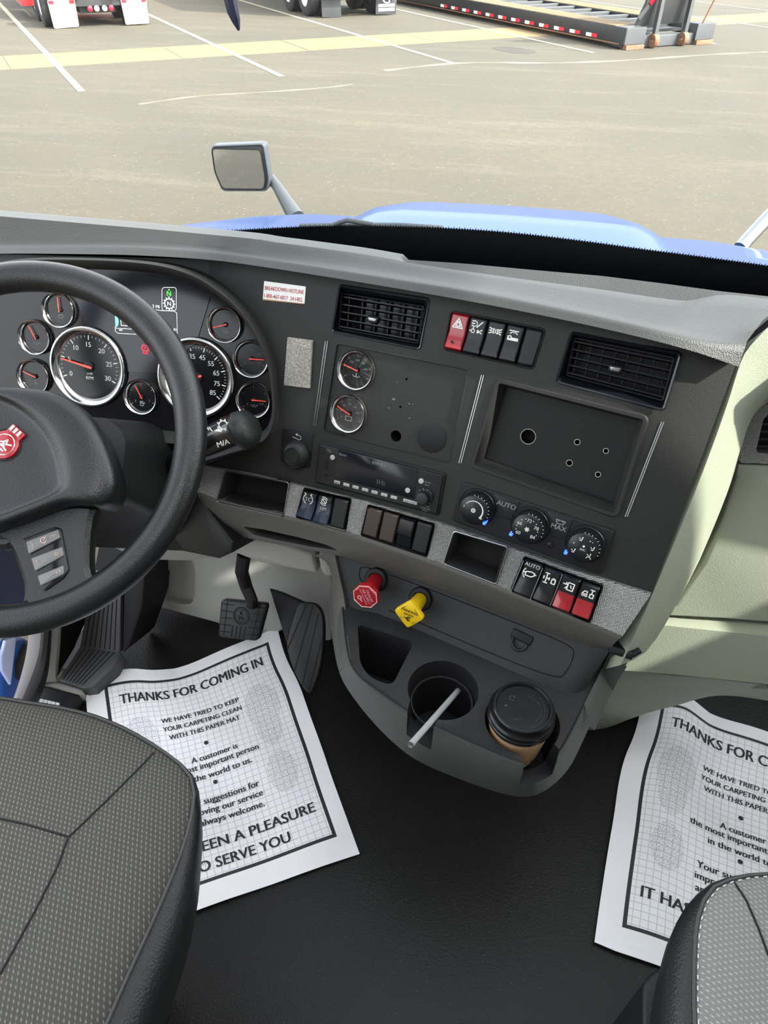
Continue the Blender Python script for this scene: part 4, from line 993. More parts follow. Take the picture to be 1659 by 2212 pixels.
bm = bm_(); text(bm, K, 'SEEK  / TUNE', 0, 0, .0026, .0014); obj('button_mark', bm, M_BLKP, b, smooth=False)
for x, y in ((718.6, 988), (910, 1039), (881, 1059)):
    u, v = rpx(x, y); bm = bm_(); lathe(bm, RF, u, v, [(.0038, -.001), (.0038, .001), (.0032, .0016), (.0001, .0016)], 24); obj('round_radio_button', bm, M_BTN, rad)
u, v = rpx(918, 1072); bm = bm_(); lathe(bm, RF, u, v, [(.0128, -.001), (.0128, .004), (.0118, .0052), (.0095, .0056), (.009, .012), (.0082, .014), (.004, .0143), (.0001, .0143)], 36); kn = obj('volume_knob', bm, M_SWITCH, rad)
bm = bm_()
for k in range(12):
    a = k*PI/6; K = RF.at(u+.0108*math.cos(a), v+.0108*math.sin(a), .004, a); box(bm, K, -.0018, .0018, -.0008, .0008, 0, .003)
obj('knob_rib', bm, M_DARK, kn)
bm = bm_()
text(bm, RF, 'KENWORTH', *rpx(819, 1002), .0062, .0010, rot=rrot, width=.020); text(bm, RF, 'Bluetooth', *rpx(741, 982), .0046, .0010, rot=rrot, width=.011)
text(bm, RF, 'SOURCE', *rpx(710, 972), .0022, .0002, rot=rrot); text(bm, RF, 'POWER', *rpx(712, 976), .0022, .0002, rot=rrot)
text(bm, RF, 'SOUND', *rpx(924, 1042), .0026, .0002, rot=rrot); text(bm, RF, 'MUTE', *rpx(922, 1048), .0026, .0002, rot=rrot)
for i, t_ in enumerate(('PUSH TO', 'POWER ON', 'ENTER')): text(bm, RF, t_, *rpx(919.5-i*1, 1093+i*5), .0026, .0002, rot=rrot)
obj('radio_lettering', bm, M_GREYP, rad, smooth=False)
bm = bm_(); text(bm, RF, '1Hz', *rpx(824, 1042), .0105, .0010, rot=rrot, sx=.85); obj('display_readout', bm, M_DIMP, rad, smooth=False)
bm = bm_(); u, v = rpx(705, 1004); K = RF.at(u, v, 0, rrot); box(bm, K, -.0030, .0030, -.0065, .0065, -.001, .0004); box(bm, K, -.0012, .0012, -.005, .005, .0004, .0007); u, v = rpx(705, 1027); lathe(bm, RF, u, v, [(.0028, -.001), (.0028, .0012), (.0016, .0012), (.0014, -.001)], 16, cap1=True)
for x, y in ((699, 979), (945, 1044), (934, 1095), (692, 1027)): u, v = rpx(x, y); lathe(bm, RF, u, v, [(.0013, -.001), (.0013, .0003), (.0001, .0003)], 10)
obj('radio_port', bm, M_HOLE, rad)

# ------------------------------------------------------------------ climate panel
CQ = [(1000, 1038), (1329, 1146), (1301, 1241), (976, 1123)]
cp = thing('climate_control', 'black climate control panel with three round dials', 'climate control', PF.hit(1150, 1140))
o1 = quadF(CQ, r=.007); bm = bm_(); prism(bm, PF, o1, -.006, .0035, .0015); obj('climate_panel', bm, M_BLACK, cp)
QF = PF.off(.0035)
def crot(x, y, dx): a, b = V(QF.uv(x, y)), V(QF.uv(x+dx, y+dx*.33)); return math.atan2(b.y-a.y, b.x-a.x)
cr = crot(1100, 1110, 80)
DIALS = [((1031, 1094), 44, 0), ((1145, 1134), 47, 1), ((1264, 1174), 49, 2)]
for (x, y), rp, kind in DIALS:
    u, v = QF.uv(x, y); u2, _ = QF.uv(x+rp, y); r = abs(u2-u)*.96; D = QF.at(u, v, 0, cr)
    bm = bm_(); lathe(bm, D, 0, 0, [(r, -.001), (r*.98, .003), (r*.93, .0045), (r*.92, .003), (r*.84, .003), (r*.80, .015), (r*.76, .0185), (r*.70, .0195), (.0001, .0190)], 56, cap1=False); dl = obj('climate_dial', bm, M_SWITCH, cp)
    bm = bm_()
    for k in range(40):
        a = 2*PI*k/40; rr0, rr1 = r*.845, r*.805
        K = D.at(r*.825*math.cos(a), r*.825*math.sin(a), 0, a); box(bm, K, -.0008, .0010, -.0005, .0005, .003, .0145)
    obj('dial_knurl', bm, M_DARK, dl)
    E_ = D.off(.0197); R = r*.70; bm = bm_(); lb = bm_()
    if kind == 0:
        a_ = [(R*.72*math.cos(math.radians(a)), R*.72*math.sin(math.radians(a))) for a in range(150, -36, -8)]
        for i, (p, q) in enumerate(zip(a_, a_[1:])): stroke(bm, E_, [p, q], R*(.04+.0035*i))
        text(bm, E_, '0', -R*.75, R*.12, R*.22); text(bm, E_, '*', R*.70, -R*.42, R*.40); text(bm, E_, '*', 0, .02*R, R*.55); stroke(bm, E_, arc(0, 0, R*.14, 0, 360), R*.07)
        box(lb, D, -R*.2, R*.12, -r*.95, -r*.86, .003, .0042); box(lb, D, r*.62, r*.75, -r*.62, -r*.48, .003, .016)
    elif kind == 1:
        for k, t_ in enumerate(('60', '66', '72', '78', '84')):
            a = math.radians(218-64*k); text(bm, E_, t_, R*.68*math.cos(a), R*.68*math.sin(a), R*.36)
            if k < 4:
                for j in (1, 2): a2 = a-math.radians(21.3*j); disc(bm, E_, R*.78*math.cos(a2), R*.78*math.sin(a2), R*.035)
        for k in range(3): a = k*PI/3; stroke(bm, E_, [(-R*.18*math.cos(a), -R*.18*math.sin(a)), (R*.18*math.cos(a), R*.18*math.sin(a))], R*.045)
        stroke(bm, E_, arc(0, 0, R*.12, 0, 360), R*.03)
        box(lb, D, -R*.95-.004, -R*.95, -r*.72, -r*.60, .003, .012); box(lb, D, -R*.15, R*.15, -r*.95, -r*.86, .003, .0042)
    else:
        for k in range(6):
            a = math.radians(215-50*k); c0 = (R*.68*math.cos(a), R*.68*math.sin(a))
            if k % 2 == 0 or k == 5:
                stroke(bm, E_, [(c0[0]-R*.12, c0[1]-R*.10), (c0[0]+R*.02, c0[1]-R*.10), (c0[0]+R*.05, c0[1]+R*.08)], R*.05); disc(bm, E_, c0[0]+R*.06, c0[1]+R*.14, R*.045); stroke(bm, E_, [(c0[0]-R*.18, c0[1]+R*.08), (c0[0]-R*.06, c0[1]+R*.0)], R*.04)
            else: disc(bm, E_, c0[0]*1.08, c0[1]*1.08, R*.04)
        stroke(bm, E_, arc(R*.55, -R*.62, R*.15, 0, 180), R*.05); text(bm, E_, 'A/C', 0, -R*.1, R*.26); disc(bm, E_, 0, R*.16, R*.08)
        for a in (.9, 1.9): disc(bm, E_, R*.8*math.cos(a), R*.8*math.sin(a), R*.03)
        box(lb, D, -R*.95-.004, -R*.95, -r*.72, -r*.60, .003, .012); box(lb, D, -R*.15, R*.1, -r*.95, -r*.86, .003, .0042)
    # collar graduation
    for k in range(9):
        a = math.radians(100-14*k); stroke(bm, D, [(r*.81*math.cos(a), r*.81*math.sin(a)), (r*.77*math.cos(a), r*.77*math.sin(a))], r*.03, .0180)
    obj('dial_print', bm, M_WHITE, dl, smooth=False); obj('dial_led', lb, M_LEDB, dl)
for q, txt_, ic in (([(1066, 1066), (1124, 1085), (1105, 1124), (1075, 1115)], 'AUTO', None), ([(1181, 1103), (1238, 1122), (1222, 1166), (1192, 1158)], 'MAX', 1)):
    o2 = rpoly([QF.uv(*p) for p in q], .002); bm = bm_(); prism(bm, QF, o2, -.001, .0014, .0008); b = obj('climate_button', bm, M_DARK, cp)
    c_ = (sum(p[0] for p in o2)/len(o2), sum(p[1] for p in o2)/len(o2)); bm = bm_(); K = QF.at(c_[0], c_[1]+.003, 0, cr)
    text(bm, K, txt_, 0, -.004 if ic else .002, .0095, .0018)
    if ic: stroke(bm, K, [(-.006, .006), (.006, .006), (.004, .001), (-.004, .001)], .0008, .0018, closed=True); stroke(bm, K, arc(0, .002, .004, 30, 150, 6), .0007, .0018)
    obj('button_print', bm, M_GREYP, b, smooth=False)
u, v = QF.uv(1190, 1178); bm = bm_(); lathe(bm, QF, u, v, [(.004, -.001), (.004, .001), (.0028, .0014), (.0001, .0012)], 18); obj('sensor_dome', bm, M_GLOSS, cp)

# ------------------------------------------------------------------ headlamp dimmer knob
hk = thing('dimmer_knob', 'round charcoal push-turn knob on a black plate with a bent arrow', 'knob', PF.hit(640, 975))
o1 = quadF([(612, 922), (677, 932), (670, 1012), (606, 997)], r=.005); bm = bm_(); prism(bm, PF, o1, -.003, .0022, .001); obj('knob_plate', bm, M_BLACK, hk)
u, v = PF.uv(644, 981); bm = bm_(); lathe(bm, PF, u, v, [(.0215, .002), (.0215, .006), (.021, .008), (.019, .013), (.0155, .017), (.0125, .018), (.0118, .0172), (.0108, .0172), (.0102, .0182), (.0001, .0184)], 48); obj('knob_body', bm, M_DARK, hk)
bm = bm_(); u, v = PF.uv(643, 944); K = PF.at(u, v, .0023, -.14); stroke(bm, K, [(-.006, -.002), (.004, -.002)]+arc(.004, .001, .003, -90, 90, 6)+[(-.001, .004)], .0011); polyf(bm, K, [(-.0035, .004), (0, .0065), (0, .0015)], .0004); obj('knob_arrow', bm, M_GREYP, hk, smooth=False)

# ------------------------------------------------------------------ sticker and hook tape
SQ = [(571, 607), (661, 619), (658, 657), (568, 648)]
stk = thing('sticker', 'small white sticker with red BREAKDOWN HOTLINE lettering', 'sticker', PF.hit(615, 633))
bm = bm_(); prism(bm, PF, quadF(SQ, r=.0008), 0, .0006); obj('sticker_sheet', bm, M_WHITE, stk, smooth=False)
sm_ = quadmap(PF.uvs(SQ)); a_, b_ = V(sm_(0, .5)), V(sm_(1, .5)); rt_ = math.atan2(b_.y-a_.y, b_.x-a_.x); wd = (b_-a_).length
bm = bm_(); text(bm, PF, 'BREAKDOWN HOTLINE', *sm_(.5, .34), .0078, .0009, rot=rt_, width=wd*.93); text(bm, PF, '1-800-467-6017  24 HRS.', *sm_(.49, .76), .0078, .0009, rot=rt_, width=wd*.93); obj('sticker_text', bm, M_REDP, stk, smooth=False)
bm = bm_(); prism(bm, PF, [sm_(.0, .93), sm_(1., .96), sm_(1., 1.0), sm_(0, 1.0)], .0001, .0009); obj('sticker_dirty_edge', bm, M_CARD, stk, smooth=False)
bm = bm_(); prism(bm, PF, quadF([(623, 728), (677, 735), (671, 839), (615, 832)], r=.001), 0, .0035, .001); tag(obj('hook_tape_patch', bm, M_VELC), 'fuzzy beige rectangle of hook tape stuck left of the upper round gauge', 'tape')

# ------------------------------------------------------------------ brake valve knobs and hook
def valve_base(x, y, t, ro=.0185):
    u, v = VF.uv(x, y, .002); bm = bm_(); lathe(bm, VF, u, v, [(ro, 0), (ro, .003), (ro*.9, .006), (ro*.62, .006), (ro*.6, .002), (.001, .002)], 36, cap1=True); obj('valve_collar', bm, M_BLACK, t); return u, v
def valve_knob(label, bx, by, hx, hy, head, m, grp, ln):
    t = thing('brake_valve_knob', label, 'knob', VF.hit(bx, by), grp); u, v = valve_base(bx, by, t)
    b = VF.P(u, v, .002); r = ray(hx, hy)
    # shaft leaves the panel square and a little drooped towards the head's sight line
    best = min(((CAM+r*s) for s in [0.6+.002*k for k in range(400)]), key=lambda p: abs((p-b).length-ln) + .6*((p-b).normalized()-VF.ez).length*ln)
    ax = (best-b).normalized(); S = Fr(b, ex=VF.ex-ax*VF.ex.dot(ax), ey=ax.cross(VF.ex)) ; 
    return t, S, (best-b).length
t, S, L = valve_knob('red octagonal trailer air supply knob pulled out of the valve panel', 812, 1252, 789, 1289, 8, M_RED, None, .050)
bm = bm_(); lathe(bm, S, 0, 0, [(.0105, 0), (.0115, .012), (.0125, L-.006), (.0001, L-.006)], 28); obj('knob_shaft', bm, M_RED, t)
hd = S.at(0, 0, L-.004, .2); rad_ = .0205; bm = bm_(); prism(bm, hd, circ(0, 0, rad_, 8, a0=PI/8), -.004, .004, .0012); h_ = obj('knob_head', bm, M_RED, t)
bm = bm_(); tube(bm, [hd.P(u, v, .0042) for u, v in circ(0, 0, rad_*.93, 8, a0=PI/8)], .0006, 5, True)
K = hd.at(0, 0, .0044, math.radians(-72)); text(bm, K, 'TRAILER', 0, .0075, .0058); text(bm, K, 'AIR SUPPLY', 0, .0018, .0058, width=.026); text(bm, K, 'NOT FOR PARKING', 0, -.003, .003); stroke(bm, K, arc(-.001, -.009, .0028, 40, 320, 10), .0016); stroke(bm, K, [(.001, -.009), (.006, -.008)], .0014)
for a in range(0, 360, 90): text(bm, K.at(0, 0, 0, math.radians(a+20)), 'PUSH' if a % 180 else 'EVACUATE', 0, -rad_*.8, .0026)
obj('knob_lettering', bm, mat('pink_white_print', (.8, .5, .5), .5), h_, smooth=False)
t, S, L = valve_knob('yellow diamond-shaped parking brake knob pulled out of the valve panel', 908, 1294, 883, 1328, 4, M_YEL, None, .050)
bm = bm_(); lathe(bm, S, 0, 0, [(.0100, 0), (.0110, .012), (.0110, L-.006), (.0001, L-.006)], 28); obj('knob_shaft', bm, M_YEL, t)
hd = S.at(0, 0, L-.004, math.radians(48)); a_ = .0165; bm = bm_(); prism(bm, hd, rpoly([(-a_, -a_), (a_, -a_), (a_, a_), (-a_, a_)], .005), -.004, .004, .0012); h_ = obj('knob_head', bm, M_YEL, t)
K = hd.at(0, 0, .0044, math.radians(-52)); bm = bm_(); text(bm, K, 'PARKING', 0, .006, .0062, width=.025); text(bm, K, 'BRAKE', 0, .0, .0050); stroke(bm, K, arc(.001, -.0065, .0028, 40, 320, 10), .0018); stroke(bm, K, [(-.006, -.0065), (.001, -.0065)], .0016)
for a, s_ in ((45, 'PUSH'), (-45, 'PULL'), (135, 'RELEASE'), (225, 'APPLY')): text(bm, K.at(0, 0, 0, math.radians(a)), s_, 0, -a_*.82, .0026)
obj('knob_lettering', bm, M_BLKP, h_, smooth=False)
hk2 = thing('bag_hook', 'small dark metal ring hook on the valve panel right of the yellow knob', 'hook', VF.hit(1123, 1385))
u, v = VF.uv(1126, 1380, .002); H = VF.at(u, v, 0, -.12); bm = bm_(); box(bm, H, -.016, .016, -.004, .010, 0, .005, .002, .003); obj('hook_plate', bm, M_BLACK, hk2)
bm = bm_(); tube(bm, [H.P(.0105*math.cos(math.radians(a)), -.004+.0115*math.sin(math.radians(a)), .006+.004*math.cos(math.radians(a+90))) for a in range(170, 371, 12)], .0022, 10); obj('hook_ring', bm, M_SWITCH, hk2)

# ------------------------------------------------------------------ steering wheel and column
WC = V((-.541, .610, .716)); SW = Fr(WC, 6.9, 50.8)
sw = thing('steering_wheel', 'black leather steering wheel with a round red emblem on its hub', 'steering wheel', WC)
bm = bm_(); tube(bm, [SW.P(.2105*math.cos(2*PI*k/96), .2105*math.sin(2*PI*k/96), 0) for k in range(96)], .0185, 24, True); obj('rim', bm, M_WHEEL, sw)
bm = bm_(); tube(bm, [SW.P(.2105*math.cos(2*PI*k/96)*.957, .2105*math.sin(2*PI*k/96)*.957, -.0160) for k in range(96)], .0012, 6, True); obj('rim_seam', bm, M_BLACK, sw)
# hub pad: px outline on a plane raised above the rim plane
HPF = SW.off(.012)
def loftpad(name, pxo, steps, m, parent, F=SW, sm=2, auto=50):
    uvp = smoothp([F.uv(*p, steps[-1][0]) for p in pxo], sm, True); bm = bm_()
    rings(bm, [[F.P(u, v, w) for u, v in inset(uvp, d)] for w, d in steps]); return obj(name, bm, m, parent, auto=auto)
PADO = [(-190, 900), (-120, 850), (0, 832), (60, 833), (110, 840), (160, 866), (200, 905), (228, 962), (244, 1016), (246, 1050), (224, 1094), (190, 1088), (150, 1085), (120, 1092), (70, 1112), (0, 1138), (-80, 1160), (-190, 1120), (-230, 1000)]
INNO = [(-170, 900), (-60, 850), (0, 858), (55, 888), (100, 935), (122, 985), (131, 1035), (130, 1058), (96, 1078), (40, 1100), (0, 1115), (-80, 1132), (-180, 1090), (-200, 980)]
hc_ = HPF.uv(10, 985, .018)
po_ = polar(smoothp([HPF.uv(*p, .018) for p in PADO], 2, True), hc_, 120); pi_ = polar(smoothp([HPF.uv(*p, .018) for p in INNO], 3, True), hc_, 120)
def scp(p, k): return [(hc_[0]+(u-hc_[0])*k, hc_[1]+(v-hc_[1])*k) for u, v in p]
bm = bm_(); st_ = [(scp(po_, .90), -.055), (scp(po_, .985), -.02), (po_, .0), (scp(po_, .995), .010), (lerpoly(po_, pi_, .08), .017), (lerpoly(po_, pi_, .3), .0225), (lerpoly(po_, pi_, .7), .0235), (lerpoly(po_, pi_, .92), .0205), (pi_, .0165), (scp(pi_, .9), .0145), (scp(pi_, .5), .0150)]
rings(bm, [[HPF.P(u, v, w) for u, v in c] for c, w in st_])
pad_o = obj('hub_pad', bm, M_WHEEL, sw, auto=70)
# emblem
EF = HPF.off(.0150); eu, ev = EF.uv(9, 960, .003); E_ = EF.at(eu, ev, 0, math.radians(-38)); er = .0168
bm = bm_()
shape = circ(0, 0, er, 40)
prism(bm, E_, shape, 0, .0034, .0012)
box(bm, E_, -er*.62, er*.62, er*.72, er*1.42, 0, .0032, .001, .002)
em = obj('hub_emblem', bm, M_REDT, sw)
bm = bm_(); tube(bm, [E_.P(u, v, .0032) for u, v in circ(0, 0, er*.72, 40)], .0005, 6, True)
for k in range(3): box(bm, E_, -er*.42+er*.34*k-er*.09, -er*.42+er*.34*k+er*.09, er*.98, er*1.36, .0028, .0038)
for pts in ([(-.5, -.1), (-.2, .1), (.0, .42), (.12, .1), (.5, .3)], [(-.45, -.3), (.0, -.15), (.45, -.25)], [(-.1, .1), (.15, -.15)], [(-.3, -.42), (.3, -.42)], [(-.05, .0), (-.3, -.25)]): stroke(bm, E_, [(x*er*.9, y*er*.9) for x, y in pts], er*.09, .0036)
obj('emblem_silver', bm, M_CHROME, em)
bm = bm_(); tube(bm, [E_.P(u, v, -.0002) for u, v in circ(0, 0, er*1.12, 40)], .0009, 6, True); obj('emblem_groove', bm, M_BLACK, sw)
# spoke running down from the pad to the rim
SPF = SW.off(-.006)
spk = [(-10, 1146), (60, 1122), (110, 1100), (160, 1088), (208, 1092), (196, 1120), (190, 1180), (190, 1235), (205, 1255), (222, 1258), (200, 1300), (110, 1320), (45, 1310), (52, 1270), (40, 1230), (25, 1190), (8, 1170), (-30, 1190), (-60, 1160)]
uvs_ = smoothp([SPF.uv(*p, .012) for p in spk], 1, True)
bm = bm_(); rings(bm, [[SPF.P(u, v, w) for u, v in inset(uvs_, d)] for w, d in ((-.022, .006), (-.004, .0), (.008, .0), (.013, .005))]); spo = obj('spoke', bm, M_WHEEL, sw)
# mirrored spoke on the far side
bm = bm_(); mu = [(2*0-u, v) for u, v in uvs_][::-1]; rings(bm, [[SPF.P(u, v, w) for u, v in inset(mu, d)] for w, d in ((-.022, .006), (-.004, .0), (.008, .0), (.013, .005))]); obj('spoke', bm, M_WHEEL, sw)
BT = SPF.off(.013)
bt = [(50, 1165), (120, 1138), (133, 1142), (142, 1190), (150, 1232), (138, 1250), (98, 1278), (86, 1270), (68, 1220)]
bm = bm_(); prism(bm, BT, rpoly([BT.uv(*p) for p in bt], .003), -.002, .002, .001); bh = obj('switch_pod', bm, M_GLOSS, sw)
M_BTG = mat('wheel_button_grey', (.11, .11, .11), .35)
for q, sy in (([(56, 1170), (125, 1143), (130, 1162), (62, 1197)], 'speed'), ([(67, 1206), (134, 1181), (138, 1200), (76, 1234)], 'set'), ([(81, 1244), (137, 1221), (138, 1240), (88, 1266)], 'plus')):
    uvq = [BT.uv(*p, .004) for p in q]; bm = bm_(); prism(bm, BT, rpoly(uvq, .0015), .001, .0045, .001); bo = obj('wheel_button', bm, M_BTG, sw)
    m = quadmap(uvq); rot = math.atan2(m(1, .5)[1]-m(0, .5)[1], m(1, .5)[0]-m(0, .5)[0]); bm = bm_()
    def at_(s): u, v = m(s, .5); return BT.at(u, v, .0048, rot)
    if sy == 'speed': stroke(bm, at_(.52), arc(0, 0, .0032, 20, 330, 14), .0007); stroke(bm, at_(.52), [(0, 0), (.004, .003)], .0006); text(bm, at_(.82), 'ON', 0, 0, .0045); text(bm, at_(.18).at(0, 0, 0, -PI/2), 'CNCL', 0, 0, .0038)
    elif sy == 'set': text(bm, at_(.8), '(((', 0, 0, .005, rot=-.3); text(bm, at_(.16).at(0, 0, 0, -PI/2), 'SET', 0, 0, .0038)
    else: text(bm, at_(.78), '+1', 0, 0, .0062); text(bm, at_(.25), '-', 0, 0, .006)
    obj('button_symbol', bm, mat('warm_print', (.62, .46, .34), .5), bo, smooth=False)

col_ = thing('steering_column', 'dark steering column shroud behind the wheel', 'steering column', (-.5, .75, .6))
bm = bm_(); rs = []
for (x, y), Y, hw, hh in [((170, 985), .70, .062, .055), ((215, 1000), .745, .078, .066), ((262, 1015), .79, .082, .078), ((290, 1040), .85, .086, .085), ((330, 1085), .90, .09, .085)]:
    c0 = ony(x, y, Y); K = Fr(c0, ex=SW.ex, ey=SW.ey)
    rs.append([K.P(u, v, 0) for u, v in rpoly([(-hw*1.6, -hh), (hw, -hh), (hw, hh*.55), (hw*.55, hh), (-hw*1.6, hh)], .022, 6)])
rings(bm, rs); obj('shroud', bm, M_DARK, col_, auto=55)
st = thing('column_stalk', 'black control stalk with lamp symbols right of the steering wheel', 'stalk', ony(450, 970, .80))
P_ = [ony(350, 1018, .80), ony(400, 990, .79), ony(450, 962, .78), ony(505, 938, .77), ony(527, 929, .767)]
tube_r = [.013, .018, .025, .028, .028]; bm = bm_(); tube(bm, P_, tube_r, 8, up=(0, 0, 1)); lv = obj('lever', bm, M_GLOSS, st, auto=50)
ax = (P_[-1]-P_[-3]).normalized(); bm = bm_(); tube(bm, [P_[-1]-ax*.002, P_[-1]+ax*.004, P_[-1]+ax*.012, P_[-1]+ax*.016], [.0285, .0285, .023, .014], 8, up=(0, 0, 1)); obj('lever_cap', bm, M_DARK, st, auto=40)
vz = -ray(490, 930); lo = ony(495, 940, .770)+vz*.0315; KK = Fr(lo, ex=ax-vz*ax.dot(vz), ey=vz.cross(ax)); bm = bm_()
c0 = KK.uv(482, 918); stroke(bm, KK, arc(*c0, .0055, 0, 360, 18), .0014)
for k in range(8): a = k*PI/4; stroke(bm, KK, [(c0[0]+.0062*math.cos(a), c0[1]+.0062*math.sin(a)), (c0[0]+.0078*math.cos(a), c0[1]+.0078*math.sin(a))], .0016)
polyf(bm, KK, [KK.uv(*p) for p in ((462, 931), (479, 933), (473, 925))], .0004); stroke(bm, KK, [KK.uv(452, 923), KK.uv(458, 931)], .0014); stroke(bm, KK, [KK.uv(446, 921), KK.uv(451, 929)], .0012); text(bm, KK, 'x', *KK.uv(494, 928), .007)
text(bm, KK, 'M/A', *KK.uv(482, 957), .010, rot=-.1); obj('lever_symbols', bm, M_WHITE, st, smooth=False)

# ------------------------------------------------------------------ pedals
bp_ = thing('brake_pedal', 'black rubber brake pedal embossed with KW', 'pedal', ony(525, 1340, .86))
BPF = Fr(ony(522, 1340, .865), -8, 35); q = rpoly([BPF.uv(*p) for p in [(477, 1294), (578, 1304), (556, 1386), (470, 1376)]], .010); bm = bm_(); prism(bm, BPF, q, -.014, 0, .004); pp = obj('pedal_pad', bm, M_DARK, bp_)
m = quadmap(BPF.uvs([(477, 1294), (578, 1304), (556, 1386), (470, 1376)])); bm = bm_()
def gv(a, b, th=.0018): stroke(bm, BPF, [a, b], th, .0003)
for t_ in (.12, .3, .48, .66, .84): gv(m(.03, t_), m(.30, t_)); gv(m(.72, t_), m(.97, t_))
for s_ in (.15, .85): gv(m(s_, .05), m(s_, .95))
cc_ = m(.5, .38); stroke(bm, BPF, arc(*cc_, .0165, 0, 360, 26), .0022, .0003); stroke(bm, BPF, arc(*cc_, .0128, 0, 360, 26), .0012, .0003)
text(bm, BPF, 'K', cc_[0], cc_[1]+.005, .012, .0003); text(bm, BPF, 'W', cc_[0], cc_[1]-.005, .013, .0003)
for s_ in (.34, .44, .54, .64): gv(m(s_, .66), m(s_, .94), .0026)
obj('pad_grooves', bm, M_HOLE, pp, smooth=False)
bm = bm_(); tube(bm, [ony(528, 1195, .90), ony(522, 1235, .905), ony(532, 1268, .90), ony(545, 1298, .882), ony(545, 1310, .878)], [.013, .013, .0125, .0115, .0115], 10); obj('pedal_arm', bm, M_BLACK, bp_)
ac = thing('accelerator_pedal', 'long black ribbed accelerator pedal beside the paper mat', 'pedal', onz(660, 1500, .03))
p_t, p_b = ony(672, 1300, .905), onz(640, 1500, .05); APF = Fr(p_b, ex=(1, -.05, 0), ey=(p_t-p_b)-V((1, -.05, 0))*(p_t-p_b).dot(V((1, -.05, 0))))
q = smoothp([APF.uv(*p) for p in [(655, 1299), (684, 1302), (699, 1325), (701, 1370), (697, 1420), (690, 1455), (670, 1508), (640, 1465), (617, 1400), (622, 1370), (634, 1330), (644, 1306)]], 2, True)
bm = bm_(); prism(bm, APF, q, -.014, 0, .004); pp = obj('pedal_tread', bm, M_DARK, ac); bm = bm_()
for a, b in [((662, 1305), (622, 1400)), ((676, 1308), (636, 1450)), ((688, 1325), (653, 1480)), ((696, 1380), (668, 1490))]:
    stroke(bm, APF, [APF.uv(*a), APF.uv(*b)], .002, .0003)
obj('tread_grooves', bm, M_HOLE, pp, smooth=False)
bm = bm_(); prism(bm, APF, [APF.uv(*p) for p in [(575, 1270), (600, 1278), (650, 1300), (650, 1330), (615, 1400), (600, 1350)]], -.05, -.02, .004); obj('pedal_bracket', bm, M_BLACK, ac)
# footrest
fr_ = thing('footrest', 'black ribbed driver footrest left of the brake pedal', 'footrest', onz(190, 1440, .03))
FT = [(178, 1310), (262, 1300), (259, 1411), (172, 1400)]; FB = [(172, 1400), (259, 1411), (206, 1480), (178, 1488), (126, 1470)]
K2 = Fr(onz(185, 1440, .05), 0, 78); K1 = Fr(K2.hit(215, 1405), 0, 28)
bm = bm_(); prism(bm, K2, [K2.uv(*p) for p in [(172, 1398), (262, 1409), (245, 1440), (200, 1484), (180, 1487), (126, 1470)]], -.04, 0, .002); f2 = obj('footrest_lower', bm, M_FREST, fr_)
bm = bm_(); prism(bm, K1, [K1.uv(*p) for p in [(172, 1400), (258, 1411), (262, 1240), (200, 1240)]], -.03, 0, .002); f1 = obj('footrest_upper', bm, M_FREST, fr_)
for K, par, top, bot in ((K1, f1, [(203, 1240), (262, 1240)], [(172, 1400), (258, 1411)]), (K2, f2, [(172, 1400), (258, 1411)], [(128, 1468), (182, 1484)])):
    bm = bm_()
    for k in range(1, 8):
        t_ = k/8; a = K.uv(*V(top[0]).lerp(V(top[1]), t_)); b = K.uv(*V(bot[0]).lerp(V(bot[1]), t_)); stroke(bm, K, [a, (a[0]+(b[0]-a[0])*.96, a[1]+(b[1]-a[1])*.96)], .0022, .0004)
    obj('footrest_grooves', bm, M_HOLE, par, smooth=False)
bm = bm_(); prism(bm, K1, [K1.uv(*p) for p in [(266, 1230), (312, 1230), (306, 1310), (275, 1400), (263, 1412)]], -.12, -.004, .003); obj('footrest_side', bm, M_BLACK, fr_)
# ------------------------------------------------------------------ driver's door opening: sill, seal, sage trim
DZ = .03
def sillstrip(name, L, R, m, z0, z1, kind='structure', lab=None, N=26, drop=.05):
    l, r = resample(smoothp(L, 2), N), resample(smoothp(R, 2), N); zz = [z0+(z1-z0)*(1-k/(N-1)) for k in range(N)]
    a = [onz(*p.xy, z) for p, z in zip(l, zz)]; b = [onz(*p.xy, z) for p, z in zip(r, zz)]; md = [(p+q)/2+V((0, 0, .004)) for p, q in zip(a, b)]
    bm = bm_(); slab(bm, [a, md, b], drop, (.3, -.2, .93)); o = obj(name, bm, m); tag(o, lab, 'door sill', kind=kind); return o
sillstrip('trim_1', [(62, 1160), (60, 1280), (63, 1370), (52, 1440), (26, 1520), (-10, 1600)], [(92, 1160), (94, 1280), (90, 1370), (84, 1420), (62, 1480), (40, 1530), (10, 1600)], M_GREYW, .02, .30, lab='grey painted edge of the open driver door frame')
sillstrip('trim_2', [(88, 1160), (90, 1280), (89, 1370), (83, 1420), (61, 1480), (39, 1530), (0, 1600)], [(112, 1160), (108, 1300), (104, 1380), (98, 1440), (84, 1480), (60, 1530), (20, 1600)], M_BLACK, .03, .31, lab='black rubber door seal')
sillstrip('trim_3', [(100, 1200), (106, 1330), (104, 1380), (97, 1440), (84, 1478)], [(125, 1200), (128, 1330), (124, 1390), (118, 1455), (122, 1472)], M_KNEE, .04, .28, lab='light grey moulding beside the footrest')
bm = bm_(); KS = Fr(onz(140, 1485, .03), 0, 80); prism(bm, KS, rpoly([KS.uv(*p) for p in [(84, 1476), (92, 1462), (118, 1462), (140, 1440), (126, 1472), (178, 1489), (178, 1498), (170, 1502)]], .003), -.03, 0, .003); tag(obj('trim_4', bm, M_KNEE), 'light grey sill moulding under the footrest', 'trim', kind='structure')
